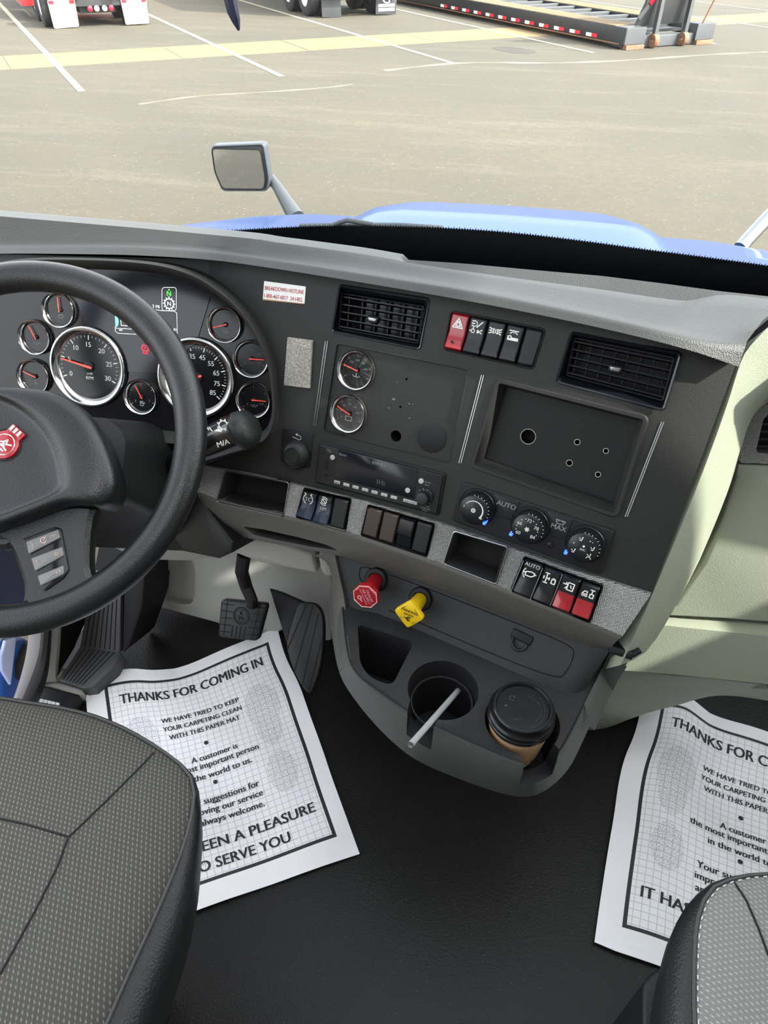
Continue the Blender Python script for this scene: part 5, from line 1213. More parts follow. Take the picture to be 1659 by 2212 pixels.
bm = bm_(); prism(bm, Fr(onz(150, 1430, .02), -60, 0), [(-.12, -.05), (.12, -.05), (.12, .35), (-.12, .35)], -.02, 0); bm.free()
bm = bm_(); KW = Fr(onz(150, 1430, .02), 80, 0); q = [KW.uv(*p) for p in [(122, 1462), (126, 1330), (126, 1150), (205, 1150), (190, 1330), (160, 1400)]]; prism(bm, KW, q, -.01, 0); tag(obj('wall_footwell', bm, M_BLACK), 'dark footwell side panel', 'wall panel', kind='structure')
sl_ = thing('sill_lamp', 'black sill housing with a clear ribbed courtesy lamp', 'lamp', onz(110, 1510, .03))
KL2 = Fr(onz(115, 1510, .035), 0, 82); bm = bm_(); prism(bm, KL2, rpoly([KL2.uv(*p) for p in [(82, 1478), (172, 1500), (150, 1535), (130, 1570), (20, 1570), (40, 1530)]], .004), -.05, 0, .004); obj('lamp_housing', bm, M_BLACK, sl_)
bm = bm_(); m = quadmap(KL2.uvs([(72, 1506), (130, 1519), (128, 1545), (55, 1535)], .003)); 
for k in range(7): a, b, c, d = m(k/7, 0), m((k+.86)/7, 0), m((k+.86)/7, 1), m(k/7, 1); prism(bm, KL2, [d, c, b, a], .0005, .005, .0015)
obj('ribbed_lens', bm, M_RIB, sl_)
# ------------------------------------------------------------------ paper floor mats
def coons(T, B, L, R, s, t):
    def at(P, k):
        f = k*(len(P)-1); i = min(int(f), len(P)-2); return P[i].lerp(P[i+1], f-i)
    c = at(T, s)*(1-t)+at(B, s)*t; d = at(L, t)*(1-s)+at(R, t)*s
    e = (T[0]*(1-s)+T[-1]*s)*(1-t)+(B[0]*(1-s)+B[-1]*s)*t
    return c+d-e
def paper(label, T, B, L, R, lift, lines):
    t = thing('paper_floor_mat', label, 'floor mat', (L[0]+R[-1])/2, 'printed paper floor mats')
    def S(s, v, off=0.):
        p = coons(T, B, L, R, s, v); p = V(p); p.z = lift(s, v)+off; return p
    nu, nv = 70, 90; bm = bm_(); uvl = bm.loops.layers.uv.new('UVMap')
    g = [[bm.verts.new(S(i/nu, j/nv)) for i in range(nu+1)] for j in range(nv+1)]
    h = [[bm.verts.new(S(i/nu, j/nv, -.0006)) for i in range(nu+1)] for j in range(nv+1)]
    for j in range(nv):
        for i in range(nu):
            for G, rev in ((g, False), (h, True)):
                idx = [(i, j), (i, j+1), (i+1, j+1), (i+1, j)]
                if rev: idx = idx[::-1]
                f = face(bm, [G[b][a] for a, b in idx])
                for lp, (a, b) in zip(f.loops, idx): lp[uvl].uv = (a/nu, b/nv)
    sh = obj('paper_sheet', bm, M_PAPER, t)
    def fn(x, y):   # paper units: u right, v down in sheet widths
        return S(x, -y, .0009)
    for blk in (lines[:1], lines[1:4], lines[4:7], lines[7:10], lines[10:]):
        bm = bm_()
        for body, u, v, size, width in blk: text(bm, WF, body, u, -v, size, fn=fn, width=width, bold=.028)
        obj('mat_lettering', bm, M_BLKP, sh, smooth=False)
    for v in (.405, .575):
        bm = bm_(); face(bm, [bm.verts.new(fn(.505+.010*math.cos(a*PI/8), -(v+.0085*math.sin(a*PI/8)))) for a in range(16)]); obj('printed_dot', bm, M_BLKP, sh, smooth=False)
    return t
MT = [('THANKS FOR COMING IN', .515, .135, .062, .72), ('WE HAVE TRIED TO KEEP', .515, .262, .030, .37), ('YOUR CARPETING CLEAN', .515, .302, .030, .37), ('WITH THIS PAPER MAT', .515, .342, .030, .33),
      ('A customer is', .53, .462, .034, .21), ('the most important person', .515, .500, .034, .42), ('in the world to us.', .53, .540, .034, .30),
      ('Your suggestions for', .515, .642, .034, .34), ('improving our service', .515, .682, .034, .35), ('are always welcome.', .515, .722, .034, .34),
      ('IT HAS BEEN A PLEASURE', .515, .800, .052, .74), ('TO SERVE YOU', .54, .868, .052, .42)]
def flo(p, z=.004): return onz(*p, z)
def path(pts, n=40, it=2): return resample([tuple(flo(p)) for p in smoothp(pts, it)], n)
TL, TR, BR = flo((183, 1474)), flo((599, 1358)), flo((777, 1845)); BL = TL+(BR-TR)
T_ = path([(183, 1474), (235, 1458), (285, 1449), (335, 1453), (400, 1440), (460, 1417), (520, 1393), (560, 1374), (599, 1358)])
R_ = path([(599, 1358), (615, 1418), (646, 1476), (665, 1533), (696, 1615), (719, 1688), (777, 1845)])
B_ = resample([tuple(BL), tuple(flo((391, 1981))), tuple(flo((520, 1935))), tuple(BR)], 40); L_ = resample([tuple(TL), tuple(BL)], 40)
def nz(x, y): return math.sin(x*9+1.3*math.sin(y*7))*math.cos(y*8+1.1*math.sin(x*5))
paper('white printed paper floor mat reading THANKS FOR COMING IN, lying by the brake pedal', T_, B_, L_, R_, lambda s, v: .006+.003*nz(s, v)+.006*max(0, 1-v*6)*abs(math.sin(s*7)), MT)
TL, BL = flo((1390, 1497)), flo((1283, 2037)); dr = (flo((1440, 2094))-BL).normalized(); Wd = .405
up_ = (TL-BL).normalized(); perp = V((up_.y, -up_.x, 0)); TR = TL+perp*Wd*.9+V((.02, -.04, 0)); BR = BL+dr*Wd
T_ = resample([tuple(flo(p)) for p in smoothp([(1390, 1497), (1420, 1506), (1455, 1503), (1485, 1508), (1520, 1533), (1560, 1558), (1610, 1576), (1659, 1591)], 2)]+[tuple(TR)], 40)
L_ = path([(1390, 1497), (1382, 1540), (1370, 1590), (1347, 1640), (1334, 1700), (1326, 1760), (1310, 1850), (1283, 2037)])
B_ = resample([tuple(BL), tuple(flo((1330, 2058))), tuple(flo((1440, 2094))), tuple(BR)], 40); R_ = resample([tuple(TR), tuple(BR)], 40)
paper('white printed paper floor mat on the passenger side, partly under the pale seat', T_, B_, L_, R_, lambda s, v: .007+.003*nz(s+.3, v)+.010*max(0, 1-v*5)*abs(math.sin(s*8+.5)), MT)

# ------------------------------------------------------------------ coffee cup and tube
cpx, cpy = 1128, 1542
lc = onz(cpx, cpy, .398); CUPF = Fr((lc.x, lc.y, .398), ex=(1, 0, 0), ey=(0, 1, 0))
CUPF = Fr((lc.x, lc.y+.006, .398), ex=(1, 0, 0), ey=(0, 1, .03))
cup = thing('coffee_cup', 'takeaway coffee cup with black lid and brown sleeve in the right cup holder', 'cup', (lc.x, lc.y, ZS-.07))
bm = bm_(); lathe(bm, CUPF, 0, 0, [(.030, -.100), (.0405, -.012), (.0415, -.010)], 48, cap0=True); obj('cup_body', bm, M_CUP, cup)
bm = bm_(); lathe(bm, CUPF, 0, 0, [(.0335, -.080), (.0413, -.0225), (.0418, -.0225), (.0345, -.081)], 48); obj('sleeve', bm, M_CARD, cup)
bm = bm_(); lr = .0445; lathe(bm, CUPF, 0, 0, [(lr*.96, -.016), (lr*1.0, -.015), (lr*1.0, -.011), (lr*.965, -.0095), (lr*.965, -.007), (lr*.985, -.006), (lr*.985, -.003), (lr*.94, -.001), (lr*.91, .001), (lr*.88, .008), (lr*.85, .0095), (lr*.80, .0095), (lr*.775, .008), (lr*.76, .0045), (.0001, .0040)], 56); ld = obj('lid', bm, M_LID, cup, auto=28)
bm = bm_(); C2 = CUPF.off(.0046); text(bm, C2.at(.012, .016, 0, -.6), 'CAUTION', 0, 0, .0045, 0); 
for k in range(16):
    a = math.radians(40-7*k); disc(bm, C2, .029*math.cos(a), .029*math.sin(a), .0006, 0)
for k in range(8):
    disc(bm, C2, .024*math.cos(math.radians(30-10*k)), .024*math.sin(math.radians(30-10*k)), .0006, 0)
stroke(bm, C2, arc(-.014, .013, .0035, 0, 300, 10), .0009, 0); disc(bm, C2, -.022, 0, .0015, 0); text(bm, C2, 'HOT', -.006, -.018, .005, 0)
obj('lid_embossing', bm, mat('lid_grey', (.045, .045, .047), .3), ld, smooth=False)
bm = bm_(); disc(bm, CUPF, -lr*.80*math.cos(.6), -lr*.80*math.sin(.6)+.004, .0022, .0098); obj('sip_hole', bm, M_HOLE, ld, smooth=False)
a_, b_ = onz(972, 1512, .335), onz(887, 1609, .400); bm = bm_(); tube(bm, [a_+(a_-b_)*.25, b_], .0042, 16, cap=False); tube(bm, [b_, a_], .0032, 16, cap=False)
rings(bm, [[b_+(p) for p in q] for q in []], False, False) if False else None
tb = obj('grey_tube', bm, M_TUBE); tag(tb, 'thin hollow grey tube leaning out of the left cup holder', 'tube')

# ------------------------------------------------------------------ seats
def seat(label, SE, OU, mx, zs, zo, cloth_m, backy, seams, stitch, side):
    t = thing('cab_chair', label, 'seat', (mx, .1, 0), 'truck seats')
    n = 36
    se = [tuple(onz(*p, zs)) for p in smoothp(SE, 2)]; ou = [tuple(onz(*p, zo)) for p in smoothp(OU, 2)]
    se.append((se[-1][0]+side*.0, backy, zs)); ou.append((ou[-1][0], backy, zo))
    se, ou = resample(se, n), resample(ou, n)
    def full(r):
        m = [V((2*mx-p.x, p.y, p.z)) for p in r[::-1]]
        return r+m[:-1] if (m[-1]-r[0]).length < .02 else r+m
    def ring(base, k, z, fy=0.):
        c = V((mx, .1, 0)); return full([V((c.x+(p.x-c.x)*k, c.y+(p.y-c.y)*k+fy, z)) for p in base])
    bm = bm_()
    R = [ring(se, 1, zs-.0015), ring(se, .985, zs+.0035), ring(se, .95, zs+.009), ring(se, .85, zs+.015), ring(se, .6, zs+.019), ring(se, .3, zs+.018)]
    rings(bm, R, False, True); bvh = BVHTree.FromBMesh(bm); cu = obj('cushion_top', bm, cloth_m, t, auto=80)
    bm = bm_(); R = [ring(se, 1., zs-.001), [a.lerp(b, .45)+V((0, 0, .006)) for a, b in zip(ring(se, 1, zs), ring(ou, 1., zo))], ring(ou, 1, zo), ring(ou, .985, zo-.05), ring(ou, .95, zo-.11), ring(ou, .90, zo-.13)]
    rings(bm, R, False, True); obj('leather_bolster', bm, M_LEATH, t, auto=80)
    bm = bm_(); tube(bm, ring(se, 1.003, zs+.0005), .0018, 6, True); obj('edge_piping', bm, M_SEAM, t)
    def hit(x, y):
        r = ray(x, y); h = bvh.ray_cast(CAM, r); return h[0] if h[0] is not None else None
    for s_ in seams:
        pts = [hit(*p.xy) for p in resample(s_, 26)]; pts = [p+V((0, 0, .0002)) for p in pts if p is not None]
        if len(pts) > 2: bm = bm_(); tube(bm, pts, .0012, 6); obj('seam', bm, M_HOLE, cu)
    if stitch:
        rr = ring(se, .992, zs+.003); rr = resample([tuple(p) for p in rr[:n]], 150); bm = bm_()
        for a, b in list(zip(rr, rr[1:]))[::2]: tube(bm, [a, a.lerp(b, .8)], .0008, 5)
        obj('stitching', bm, M_STITCH, t)
    return t
SE = [(62, 1520), (135, 1531), (220, 1553), (300, 1592), (365, 1634), (400, 1662), (415, 1687), (419, 1715), (413, 1761), (398, 1820), (374, 1884), (331, 1986), (281, 2092), (228, 2212)]
OU = [(62, 1518), (135, 1528), (222, 1549), (303, 1586), (372, 1632), (410, 1662), (428, 1692), (434, 1742), (429, 1820), (417, 1894), (394, 1993), (351, 2109), (314, 2212)]
mx = onz(62, 1520, .45).x
s1 = seat('dark grey dotted cloth driver seat with black leather edge', SE, OU, mx, .45, .435, M_CLOTH, -.15, [[(347, 1610), (310, 1650), (230, 1730), (149, 1808)], [(-20, 1764), (60, 1782), (149, 1808)], [(146, 1812), (125, 1870), (80, 1960), (0, 2105)]], False, 1)
bm = bm_(); wbox(bm, mx-.20, mx+.17, -.1, .28, .0, .32, .02, .03); obj('seat_base', bm, M_BLACK, s1)
bm = bm_(); tube(bm, [onz(424, 1900, .33), onz(419, 1948, .32), onz(411, 1968, .315), onz(396, 1970, .32), onz(360, 1945, .33)], .004, 8); obj('slide_bar', bm, M_BLACK, s1)
SE = [(1690, 1890), (1640, 1891), (1600, 1896), (1565, 1906), (1538, 1920), (1518, 1952), (1506, 1995), (1501, 2060), (1501, 2212)]
OU = [(1690, 1886), (1640, 1887), (1590, 1890), (1545, 1901), (1512, 1924), (1480, 1958), (1457, 1998), (1445, 2050), (1439, 2110), (1434, 2212)]
mx = .535
def fixx(pts, z):   # extend the front edge to the seat's middle
    return pts
s2 = seat('pale grey dotted cloth passenger seat with dark leather edge and light stitching', [(1905, 1895), (1800, 1890)]+SE, [(1905, 1890), (1800, 1886)]+OU, onz(1905, 1895, .45).x, .45, .432, M_CLOTH2, -.15, [[(1585, 1905), (1612, 1945), (1640, 2010), (1659, 2062), (1700, 2160)]], True, -1)
bm = bm_(); BS = zc; q = [onz(*p, .30).xy for p in [(1389, 2140), (1392, 2118), (1410, 2098), (1440, 2085), (1900, 2060), (1900, 2400), (1389, 2400)]]; prism(bm, WF, rpoly([tuple(p) for p in q], .01), .0, .30, .004); obj('seat_base', bm, M_DARK, s2)

# ------------------------------------------------------------------ hanging strap at the top of the windscreen
bm = bm_(); tube(bm, [ony(488, -80, .80), ony(497, 0, .80), ony(503, 25, .80), ony(510, 45, .80), ony(516, 66, .80)], [.006, .0065, .006, .0045, .0012], 8)
tag(obj('hanging_strap', bm, mat('strap_navy', (.012, .014, .04), .5)), 'thin dark navy strap end hanging in front of the windscreen', 'strap')

# ------------------------------------------------------------------ outside: lot
E3, D3 = V((.801, .599, 0)), V((-.599, .801, 0))
def GS(s, t, z=GLZ): p = E3*s+D3*t; p.z = z; return p
LOT = Fr((0, 0, GLZ), ex=E3, ey=D3)
bm = bm_(); slab(bm, [[V((x, y, GLZ)) for x in range(-60, 61, 8)] for y in range(-24, 105, 8)], .1, (0, 0, 1)); tag(obj('ground', bm, M_ASPH, smooth=False), 'pale worn asphalt truck parking lot', 'ground', kind='structure')
for k, s0 in enumerate([1.75, 5.33, 9.07, 12.72, 16.45, 20.3, 24.0]):
    bm = bm_(); box(bm, LOT, s0-.06, s0+.06, 14.5, 34, .004, .007); o = obj('parking_line', bm, M_LINE, smooth=False)
    tag(o, ['pale painted stall line beside the white-flapped truck, at the far left', 'pale painted stall line second from the left, ending nearer the dashboard', 'pale painted stall line third from the left, right of the grey flaps', 'pale painted stall line just left of the low flatbed trailer', 'pale painted stall line under the low flatbed trailer', 'pale painted stall line right of the low trailer gooseneck', 'pale painted stall line in the far top right corner'][k], 'parking line', 'painted stall lines')
bm = bm_(); box(bm, LOT, -25, 45, 17.2, 18.9, .0, .003)
st_ = tag(obj('concrete_strip', bm, M_CONC, smooth=False), 'long tan concrete strip crossing the parking lot', 'concrete strip')
bm = bm_()
for s0 in (.9, 4.2, 7.0, 10.3, 13.6): box(bm, LOT, s0-.012, s0+.012, 17.2, 18.9, .003, .0045)
obj('strip_joint', bm, M_STEEL, st_, smooth=False)
bm = bm_(); polyf(bm, LOT, smoothp([(10.9+a, 14.9+b) for a, b in ((-.5, .55), (.3, .5), (.95, 0), (1.0, -.5), (.5, -.45), (-.1, -.1))], 2, True), .002); bm.free()
M_STAIN = mat('oil_stain', (.030, .021, .013), .7, var=.2, vscale=3)
bm = bm_(); q = [onz(*p, GLZ) for p in smoothp([(1052, 102), (1095, 100), (1140, 107), (1165, 113), (1140, 117), (1095, 114)], 2, True)]; prism(bm, Fr((0, 0, GLZ), ex=(1, 0, 0), ey=(0, 1, 0)), [tuple(p.xy) for p in q], .0, .003); tag(obj('oil_stain', bm, M_STAIN, smooth=False), 'brown oil stain on the asphalt left of the low trailer', 'stain')
# pale crack-seal streaks
M_STRK = mat('pale_streak', (.13, .112, .08), .9, var=.2, vscale=2)
for lab, pts, wd in (('pale curved streak on the asphalt in front of the low trailer', [(830, 152), (1000, 133), (1180, 137), (1350, 131), (1520, 118), (1659, 112)], .10), ('pale thin streak across the asphalt at centre left', [(300, 225), (420, 207), (520, 202), (700, 190), (760, 182)], .05)):
    ps = [onz(*p, GLZ+.003) for p in smoothp(pts, 2)]; bm = bm_(); 
    L = []; 
    for i, p in enumerate(ps):
        d_ = (ps[min(i+1, len(ps)-1)]-ps[max(i-1, 0)]).normalized(); n_ = V((-d_.y, d_.x, 0))*wd*(.6+.4*math.sin(i*1.7)); L.append((p+n_, p-n_))
    slab(bm, [[a for a, b in L], [b for a, b in L]], .003, (0, 0, 1)); tag(obj('asphalt_streak', bm, M_STRK, smooth=False), lab, 'asphalt mark')

# trucks parked opposite, rear ends towards us
def TFr(t): return Fr(D3*t, ex=E3, ey=(0, 0, 1))
def wheel(parent, s, t, r=.50, wd=.28, hub=None, z=None):
    z = GLZ+r if z is None else z; F = Fr(GS(s, t, z), ex=D3, ey=(0, 0, 1)); bm = bm_()
    lathe(bm, F, 0, 0, [(r*.56, -wd*.5), (r*.9, -wd*.5), (r, -wd*.38), (r, wd*.38), (r*.9, wd*.5), (r*.56, wd*.5), (r*.52, wd*.2), (r*.15, wd*.25), (.001, wd*.3)], 36); o = obj('tyre', bm, M_RUB, parent)
    bm = bm_(); sg = -1 if hub == 'L' else 1
    lathe(bm, F, 0, 0, [(r*.55, wd*.45*1), (r*.50, wd*.3), (r*.2, wd*.28), (r*.16, wd*.42), (.001, wd*.44)], 28); lathe(bm, F, 0, 0, [(r*.55, -wd*.45), (r*.50, -wd*.3), (r*.2, -wd*.28), (r*.16, -wd*.42), (.001, -wd*.44)], 28); obj('wheel_hub', bm, M_GALV if hub is None else mat('alloy', (.75, .75, .74), .35, .6), o)
def sbox(bm, s0, s1, t0, t1, z0, z1, bev=0.): box(bm, LOT, s0, s1, t0, t1, z0-GLZ, z1-GLZ, bev)
t1_ = thing('parked_tractor', 'red truck tractor with white mud flaps and round rear lamps at the upper left', 'truck', GS(3.6, 24))
bm = bm_(); sbox(bm, 3.1, 3.25, 22.6, 29, -.55, -.25, .01); sbox(bm, 4.0, 4.15, 22.6, 29, -.55, -.25, .01); sbox(bm, 3.0, 4.3, 22.9, 23.1, -.78, -.30, .02); sbox(bm, 2.3, 4.9, 23.2, 23.3, -.58, -.5); sbox(bm, 3.2, 4.1, 23.2, 25.6, -.95, -.62, .03); obj('chassis_frame', bm, M_STEEL, t1_)
bm = bm_(); sbox(bm, 2.3, 4.9, 27.4, 31, -.7, 1.2, .1); obj('cab_body', bm, M_TRRED, t1_); bm = bm_(); sbox(bm, 2.0, 2.5, 24.9, 27.2, -.9, -.45, .08); obj('side_tank', bm, M_TRRED, t1_)
TF = TFr(22.85)
for q in ([(2.44, -.62), (3.09, -.62), (3.06, -1.19), (2.45, -1.215)], [(4.20, -.64), (4.86, -.64), (4.83, -1.185), (4.22, -1.20)]):
    bm = bm_(); rs = []
    for dz, k in ((0, 0), (.012, 1)): pass
    prism(bm, TF, rpoly(q, .05), -.012, .0, .003); fl = obj('mud_flap', bm, M_FLAPW, t1_)
    bm = bm_(); a, b = q[0], q[1]; box(bm, TF, a[0]+.02, a[0]+.14, a[1]-.09, a[1]-.02, 0, .004); box(bm, TF, b[0]-.14, b[0]-.02, a[1]-.09, a[1]-.02, 0, .004); obj('flap_reflector', bm, M_LAMP, fl)
    bm = bm_(); box(bm, TF, a[0]-.06, b[0]+.05, a[1], a[1]+.05, -.05, .02, .01); obj('flap_hanger', bm, M_GALV, t1_)
TF = TFr(22.88)
for s0, m_ in ((3.42, M_LAMP), (3.585, M_LAMPW), (3.78, M_LAMPW), (3.94, M_LAMP)):
    bm = bm_(); u, v = s0, -.83; lathe(bm, TF, u, v, [(.062, -.03), (.062, .012), (.052, .016), (.0, .018)], 20); obj('rear_lamp', bm, m_, t1_)
for t in (23.45, 24.75):
    for s in (2.42, 2.76, 4.42, 4.76): wheel(t1_, s, t, hub='L' if s in (2.42, 4.76) else None)
t2_ = thing('parked_trailer', 'dark trailer rear with two grey mud flaps, one lettered, at the top centre', 'trailer', GS(10.8, 24))
bm = bm_(); sbox(bm, 9.6, 12.0, 22.5, 34, -.2, -.05); sbox(bm, 10.3, 10.45, 22.5, 33, -.6, -.2); sbox(bm, 11.1, 11.25, 22.5, 33, -.6, -.2); sbox(bm, 10.2, 11.3, 22.9, 24.8, -.85, -.6, .03); sbox(bm, 9.6, 12.0, 22.4, 22.55, -.75, -.60); obj('trailer_frame', bm, M_STEEL, t2_)
bm = bm_(); sbox(bm, 9.5, 12.1, 22.6, 34, -.05, 2.4, .03); obj('trailer_box', bm, M_STEEL, t2_)
for i, q in enumerate(([(9.64, -.60), (10.24, -.60), (10.25, -1.225), (9.66, -1.20)], [(11.38, -.60), (12.06, -.60), (12.03, -1.20), (11.36, -1.19)])):
    TF = TFr(22.6); bm = bm_(); prism(bm, TF, rpoly(q, .03), -.015, 0, .004); fl = obj('mud_flap', bm, M_GALV, t2_)
    if i:
        bm = bm_(); text(bm, TF, 'G', 11.70, -.80, .40, .005); 
        for v0 in (-.98, -1.08): box(bm, TF, 11.45, 11.98, v0-.035, v0+.035, 0, .004)
        obj('flap_lettering', bm, M_WHITE, fl, smooth=False)
for t in (23.3, 24.6):
    for s in (9.55, 9.9, 11.6, 11.95): wheel(t2_, s, t, hub='L' if s < 9.7 else None)
# ---- low flatbed trailer
lt = thing('lowboy_trailer', 'black low flatbed trailer with wooden deck and red and white side reflectors', 'trailer', GS(15, 20))
S0, S1, ZD = 13.62, 16.42, -.80
bm = bm_(); q = [(14.62, -.80), (27.5, -.80), (27.5, -1.08), (15.6, -1.10), (14.9, -1.19), (14.62, -1.19)]
RF_ = Fr(E3*S0, ex=-D3, ey=(0, 0, 1)); prism(bm, RF_, [(-a, b) for a, b in q], -.10, 0, .01); obj('side_rail', bm, M_STEEL, lt)
bm = bm_(); RG_ = Fr(E3*S1, ex=-D3, ey=(0, 0, 1)); prism(bm, RG_, [(-a, b) for a, b in q], 0, .10, .01); obj('side_rail', bm, M_STEEL, lt)
for k in range(4): 
    for (s0, s1) in ((S0+.02, S0+.72), (S1-.72, S1-.02)):
        wdt = (s1-s0)/4; bm = bm_(); sbox(bm, s0+wdt*k+.006, s0+wdt*(k+1)-.006, 14.95, 27.5, ZD-.03, ZD+.012, .004); obj('deck_plank', bm, M_WOOD, lt)
bm = bm_(); sbox(bm, S0+.74, S1-.74, 14.9, 27.5, ZD-.16, ZD-.10); obj('deck_floor', bm, M_STEEL, lt)
for k in range(17): 
    t = 15.3+.72*k; bm = bm_(); sbox(bm, S0+.72, S1-.72, t, t+.13, ZD-.10, ZD-.01, .01); obj('cross_member', bm, M_GALV, lt)
for s0 in (S0+.72, S1-.76): bm = bm_(); sbox(bm, s0, s0+.04, 14.9, 27.5, ZD-.12, ZD+.0); obj('inner_rail', bm, M_STEEL, lt)
for k in range(12):
    t = 15.5+.62*k
    for m_, dt in ((M_LAMP, 0), (M_LAMPW, .20)):
        zc_ = -1.045; bm = bm_(); prism(bm, RF_, [(-(t+dt), zc_-.035), (-(t+dt+.19), zc_-.035), (-(t+dt+.19), zc_+.035), (-(t+dt), zc_+.035)], 0, .005); obj('reflector_tape', bm, m_, lt, smooth=False)
bm = bm_(); sbox(bm, S0-.03, S0+.0, 14.7, 27.5, -1.13, -1.105); obj('lower_flange', bm, M_RUST, lt)
# front end: pockets, rusty lugs, gooseneck plate
for s0 in (S0, S1-.62):
    bm = bm_(); sbox(bm, s0+.02, s0+.60, 14.55, 14.95, -1.12, ZD, .01); obj('corner_pocket', bm, M_GALV, lt)
    bm = bm_(); sbox(bm, s0+.05, s0+.58, 14.5, 14.7, -1.215, -1.13, .01); obj('skid_shoe', bm, M_RUST, lt)
bm = bm_(); sbox(bm, S0+.6, S1-.6, 14.62, 14.85, -1.20, -.98, .02); obj('front_cross_beam', bm, M_GALV, lt)
for s0 in (14.50, 15.42):
    bm = bm_(); K = Fr(GS(s0, 14.55, -1.07), ex=D3, ey=(0, 0, 1)); lathe(bm, K, 0, 0, [(.05, -.07), (.13, -.07), (.14, -.05), (.14, .05), (.13, .07), (.05, .07), (.05, -.07)], 24); obj('hitch_lug', bm, M_RUST, lt)
    bm = bm_(); sbox(bm, s0-.05, s0+.05, 14.5, 14.6, -1.0, .15, .01); obj('gooseneck_arm', bm, M_GALV, lt)
GN = Fr(GS(0, 14.75, -.95), ex=E3, ey=(V((0, 0, 1))-D3*.10)); bm = bm_(); prism(bm, GN, [(14.05, .16), (15.55, .16), (15.58, .40), (15.85, 1.0), (15.9, 2.2), (14.0, 2.2), (14.2, .6)], -.06, 0, .01); gp = obj('gooseneck_plate', bm, M_STEEL, lt)
bm = bm_(); a, b = (14.05, .28), (14.75, 1.1)
for k in range(3):
    p = V(a).lerp(V(b), k/3+.02); q_ = V(a).lerp(V(b), (k+1)/3-.02); d_ = (q_-p).normalized(); n_ = V((-d_.y, d_.x))*.05
    if k == 1 or k == 2: pass
    prism(bm, GN, [tuple(p+n_), tuple(p-n_), tuple(q_-n_), tuple(q_+n_)], 0, .02, mi=0 if k == 1 else 1)
obj('reflector_bar', bm, [M_LAMP, M_GALV], gp)
bm = bm_(); tube(bm, [GS(15.95, 14.6, -.9), GS(16.1, 14.5, -.3), GS(16.15, 14.4, .2)], .018, 8); obj('support_rod', bm, M_RUST, lt)

# ------------------------------------------------------------------ bonnet of our own truck
def zcen(y):
    K = [(1.30, .70), (1.7, .615), (2.1, .505), (2.5, .386), (2.9, .245), (3.2, .10), (3.45, -.12), (3.6, -.45)]
    for (a, p), (b, q) in zip(K, K[1:]):
        if a <= y <= b: return p+(q-p)*(y-a)/(b-a)
    return K[-1][1]
def hoodz(x, y):
    ax = abs(x); b = .062*(1/(1+math.exp((ax-.345)/.022)))*min(1, max(0, (y-1.25)/.35)); w_ = .93-.02*(y-1.3)
    sh = 0 if ax < w_-.25 else -.9*(ax-(w_-.25))**2-(max(0, ax-w_)*2.2)
    return zcen(y)+b+sh-.012*ax
bm = bm_(); ys = [1.40+.05*j for j in range(44)]; xs = [-1.15+.025*i for i in range(93)]
slab(bm, [[V((x, y, hoodz(x, y))) for x in xs] for y in ys], .01, (0, 0, 1)); hood = obj('truck_bonnet', bm, M_BLUE, auto=70); tag(hood, 'glossy blue truck bonnet with raised centre ridge beyond the windscreen', 'bonnet')
# driver side fender and step seen past the open door
fd = thing('side_fairing', 'blue truck side fairing seen through the open driver door at the left edge', 'fairing', onx(40, 1450, -1.2))
bm = bm_(); q = [(-60, 1180), (75, 1200), (80, 1300), (70, 1380), (60, 1440), (40, 1500), (10, 1560), (-60, 1600)]
LP_ = Fr(onx(30, 1450, -1.12), ex=(0, 1, 0), ey=(.25, 0, 1)); 
bm = bm_(); prism(bm, LP_, smoothp([LP_.uv(*p) for p in [(15, 1390), (70, 1378), (74, 1420), (44, 1500), (38, 1580), (5, 1580), (8, 1500)]], 1, True), -.03, 0, .01); obj('fairing_panel', bm, M_BLUE, fd)
bm = bm_(); prism(bm, LP_, smoothp([LP_.uv(*p, .01) for p in [(56, 1392), (72, 1385), (60, 1440), (44, 1480), (38, 1440)]], 2, True), .0, .012); obj('fairing_step_recess', bm, M_HOLE, fd)
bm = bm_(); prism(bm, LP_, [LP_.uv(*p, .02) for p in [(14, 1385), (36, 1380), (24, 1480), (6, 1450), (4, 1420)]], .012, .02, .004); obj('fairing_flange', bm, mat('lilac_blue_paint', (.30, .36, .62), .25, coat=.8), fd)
bm = bm_(); LD = Fr(onx(30, 1250, -1.10), ex=(0, 1, 0), ey=(.05, 0, 1)); prism(bm, LD, [LD.uv(*p) for p in [(-200, 1130), (62, 1150), (60, 1310), (-200, 1380)]], -.04, 0); obj('door_inner_panel', bm, M_BLUED, fd)

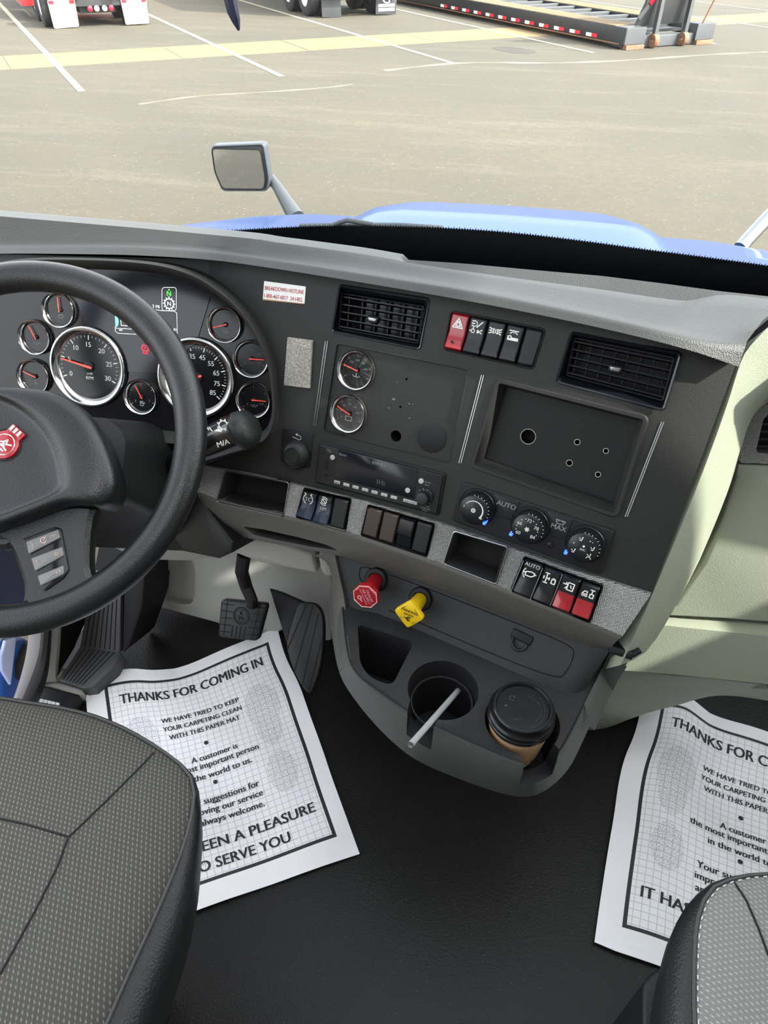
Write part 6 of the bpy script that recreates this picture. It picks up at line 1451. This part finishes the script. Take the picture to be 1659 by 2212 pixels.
# hood mirrors
def strut(label, pts, r, name, extra=None):
    t = thing(name, label, 'mirror', pts[0]); bm = bm_(); tube(bm, pts, r, 14); obj('mirror_arm', bm, M_MHOU if extra else M_DCHR, t); return t
ml = strut('rectangular hood mirror on a grey arm on the left of the blue bonnet', [ony(640, 470, 2.96), ony(625, 446, 3.0), ony(600, 405, 3.05), ony(585, 385, 3.1)], [.035, .030, .022, .02], 'hood_mirror', 1)
MF = Fr(ony(520, 362, 3.05), ex=(1, -.12, 0), ey=(.0, -.10, 1))
mo = rpoly([MF.uv(*p) for p in [(456, 314), (571, 309), (583, 385), (578, 413), (480, 413), (462, 370)]], .02, 6)
bm = bm_(); rings(bm, [[MF.P(u, v, w_) for u, v in inset(mo, d)] for w_, d in ((-.09, .05), (-.07, .02), (-.03, .0), (.0, 0), (.004, .004))], True, False); rings(bm, [[MF.P(u, v, w_) for u, v in inset(mo, d)] for w_, d in ((.004, .004), (.001, .008), (-.004, .009))], False, True); obj('mirror_housing', bm, M_MHOU, ml)
mg = rpoly([MF.uv(*p) for p in [(458, 320), (563, 322), (574, 385), (571, 408), (481, 407), (465, 370)]], .018, 6)
bm = bm_(); prism(bm, MF, mg, -.003, .0035); mgl = obj('mirror_glass', bm, M_MIRR, ml, smooth=False)
bm = bm_(); tube(bm, [MF.P(u, v, .004) for u, v in mg], .003, 6, True); obj('mirror_gasket', bm, M_BLACK, ml)
mr = strut('chrome arm of the right hood mirror at the right edge of the photo', [ony(1600, 535, 2.80), ony(1612, 520, 2.82), ony(1659, 470, 2.85), ony(1760, 380, 2.95)], [.026, .026, .026, .026], 'hood_mirror')
MF2 = Fr(ony(1850, 330, 2.95), ex=(1, .12, 0), ey=(0, .12, 1)); bm = bm_(); mo = rpoly([(-.13, -.08), (.13, -.08), (.13, .09), (-.13, .09)], .02); prism(bm, MF2, mo, -.08, 0, .01); obj('mirror_housing', bm, M_MHOU, mr)
# wiper parked at the foot of the windscreen
wp = thing('windscreen_wiper', 'thin grey windscreen wiper arm at the foot of the windscreen', 'wiper', ony(750, 485, 1.30))
bm = bm_(); tube(bm, [ony(648, 490, 1.34), ony(760, 488, 1.34), ony(860, 488, 1.34), ony(955, 494, 1.34)], .006, 8); obj('wiper_blade', bm, M_MHOU, wp)
bm = bm_(); tube(bm, [ony(715, 488, 1.33), ony(735, 480, 1.33), ony(750, 476, 1.33), ony(775, 480, 1.33), ony(805, 485, 1.33)], .0045, 8); obj('wiper_arm', bm, M_MHOU, wp)
bm = bm_(); wbox(bm, -1.05, 1.05, 1.29, 1.36, .40, .66, .02); tag(obj('cowl_panel', bm, M_BLACK), 'black cowl panel under the windscreen', 'panel', kind='structure')
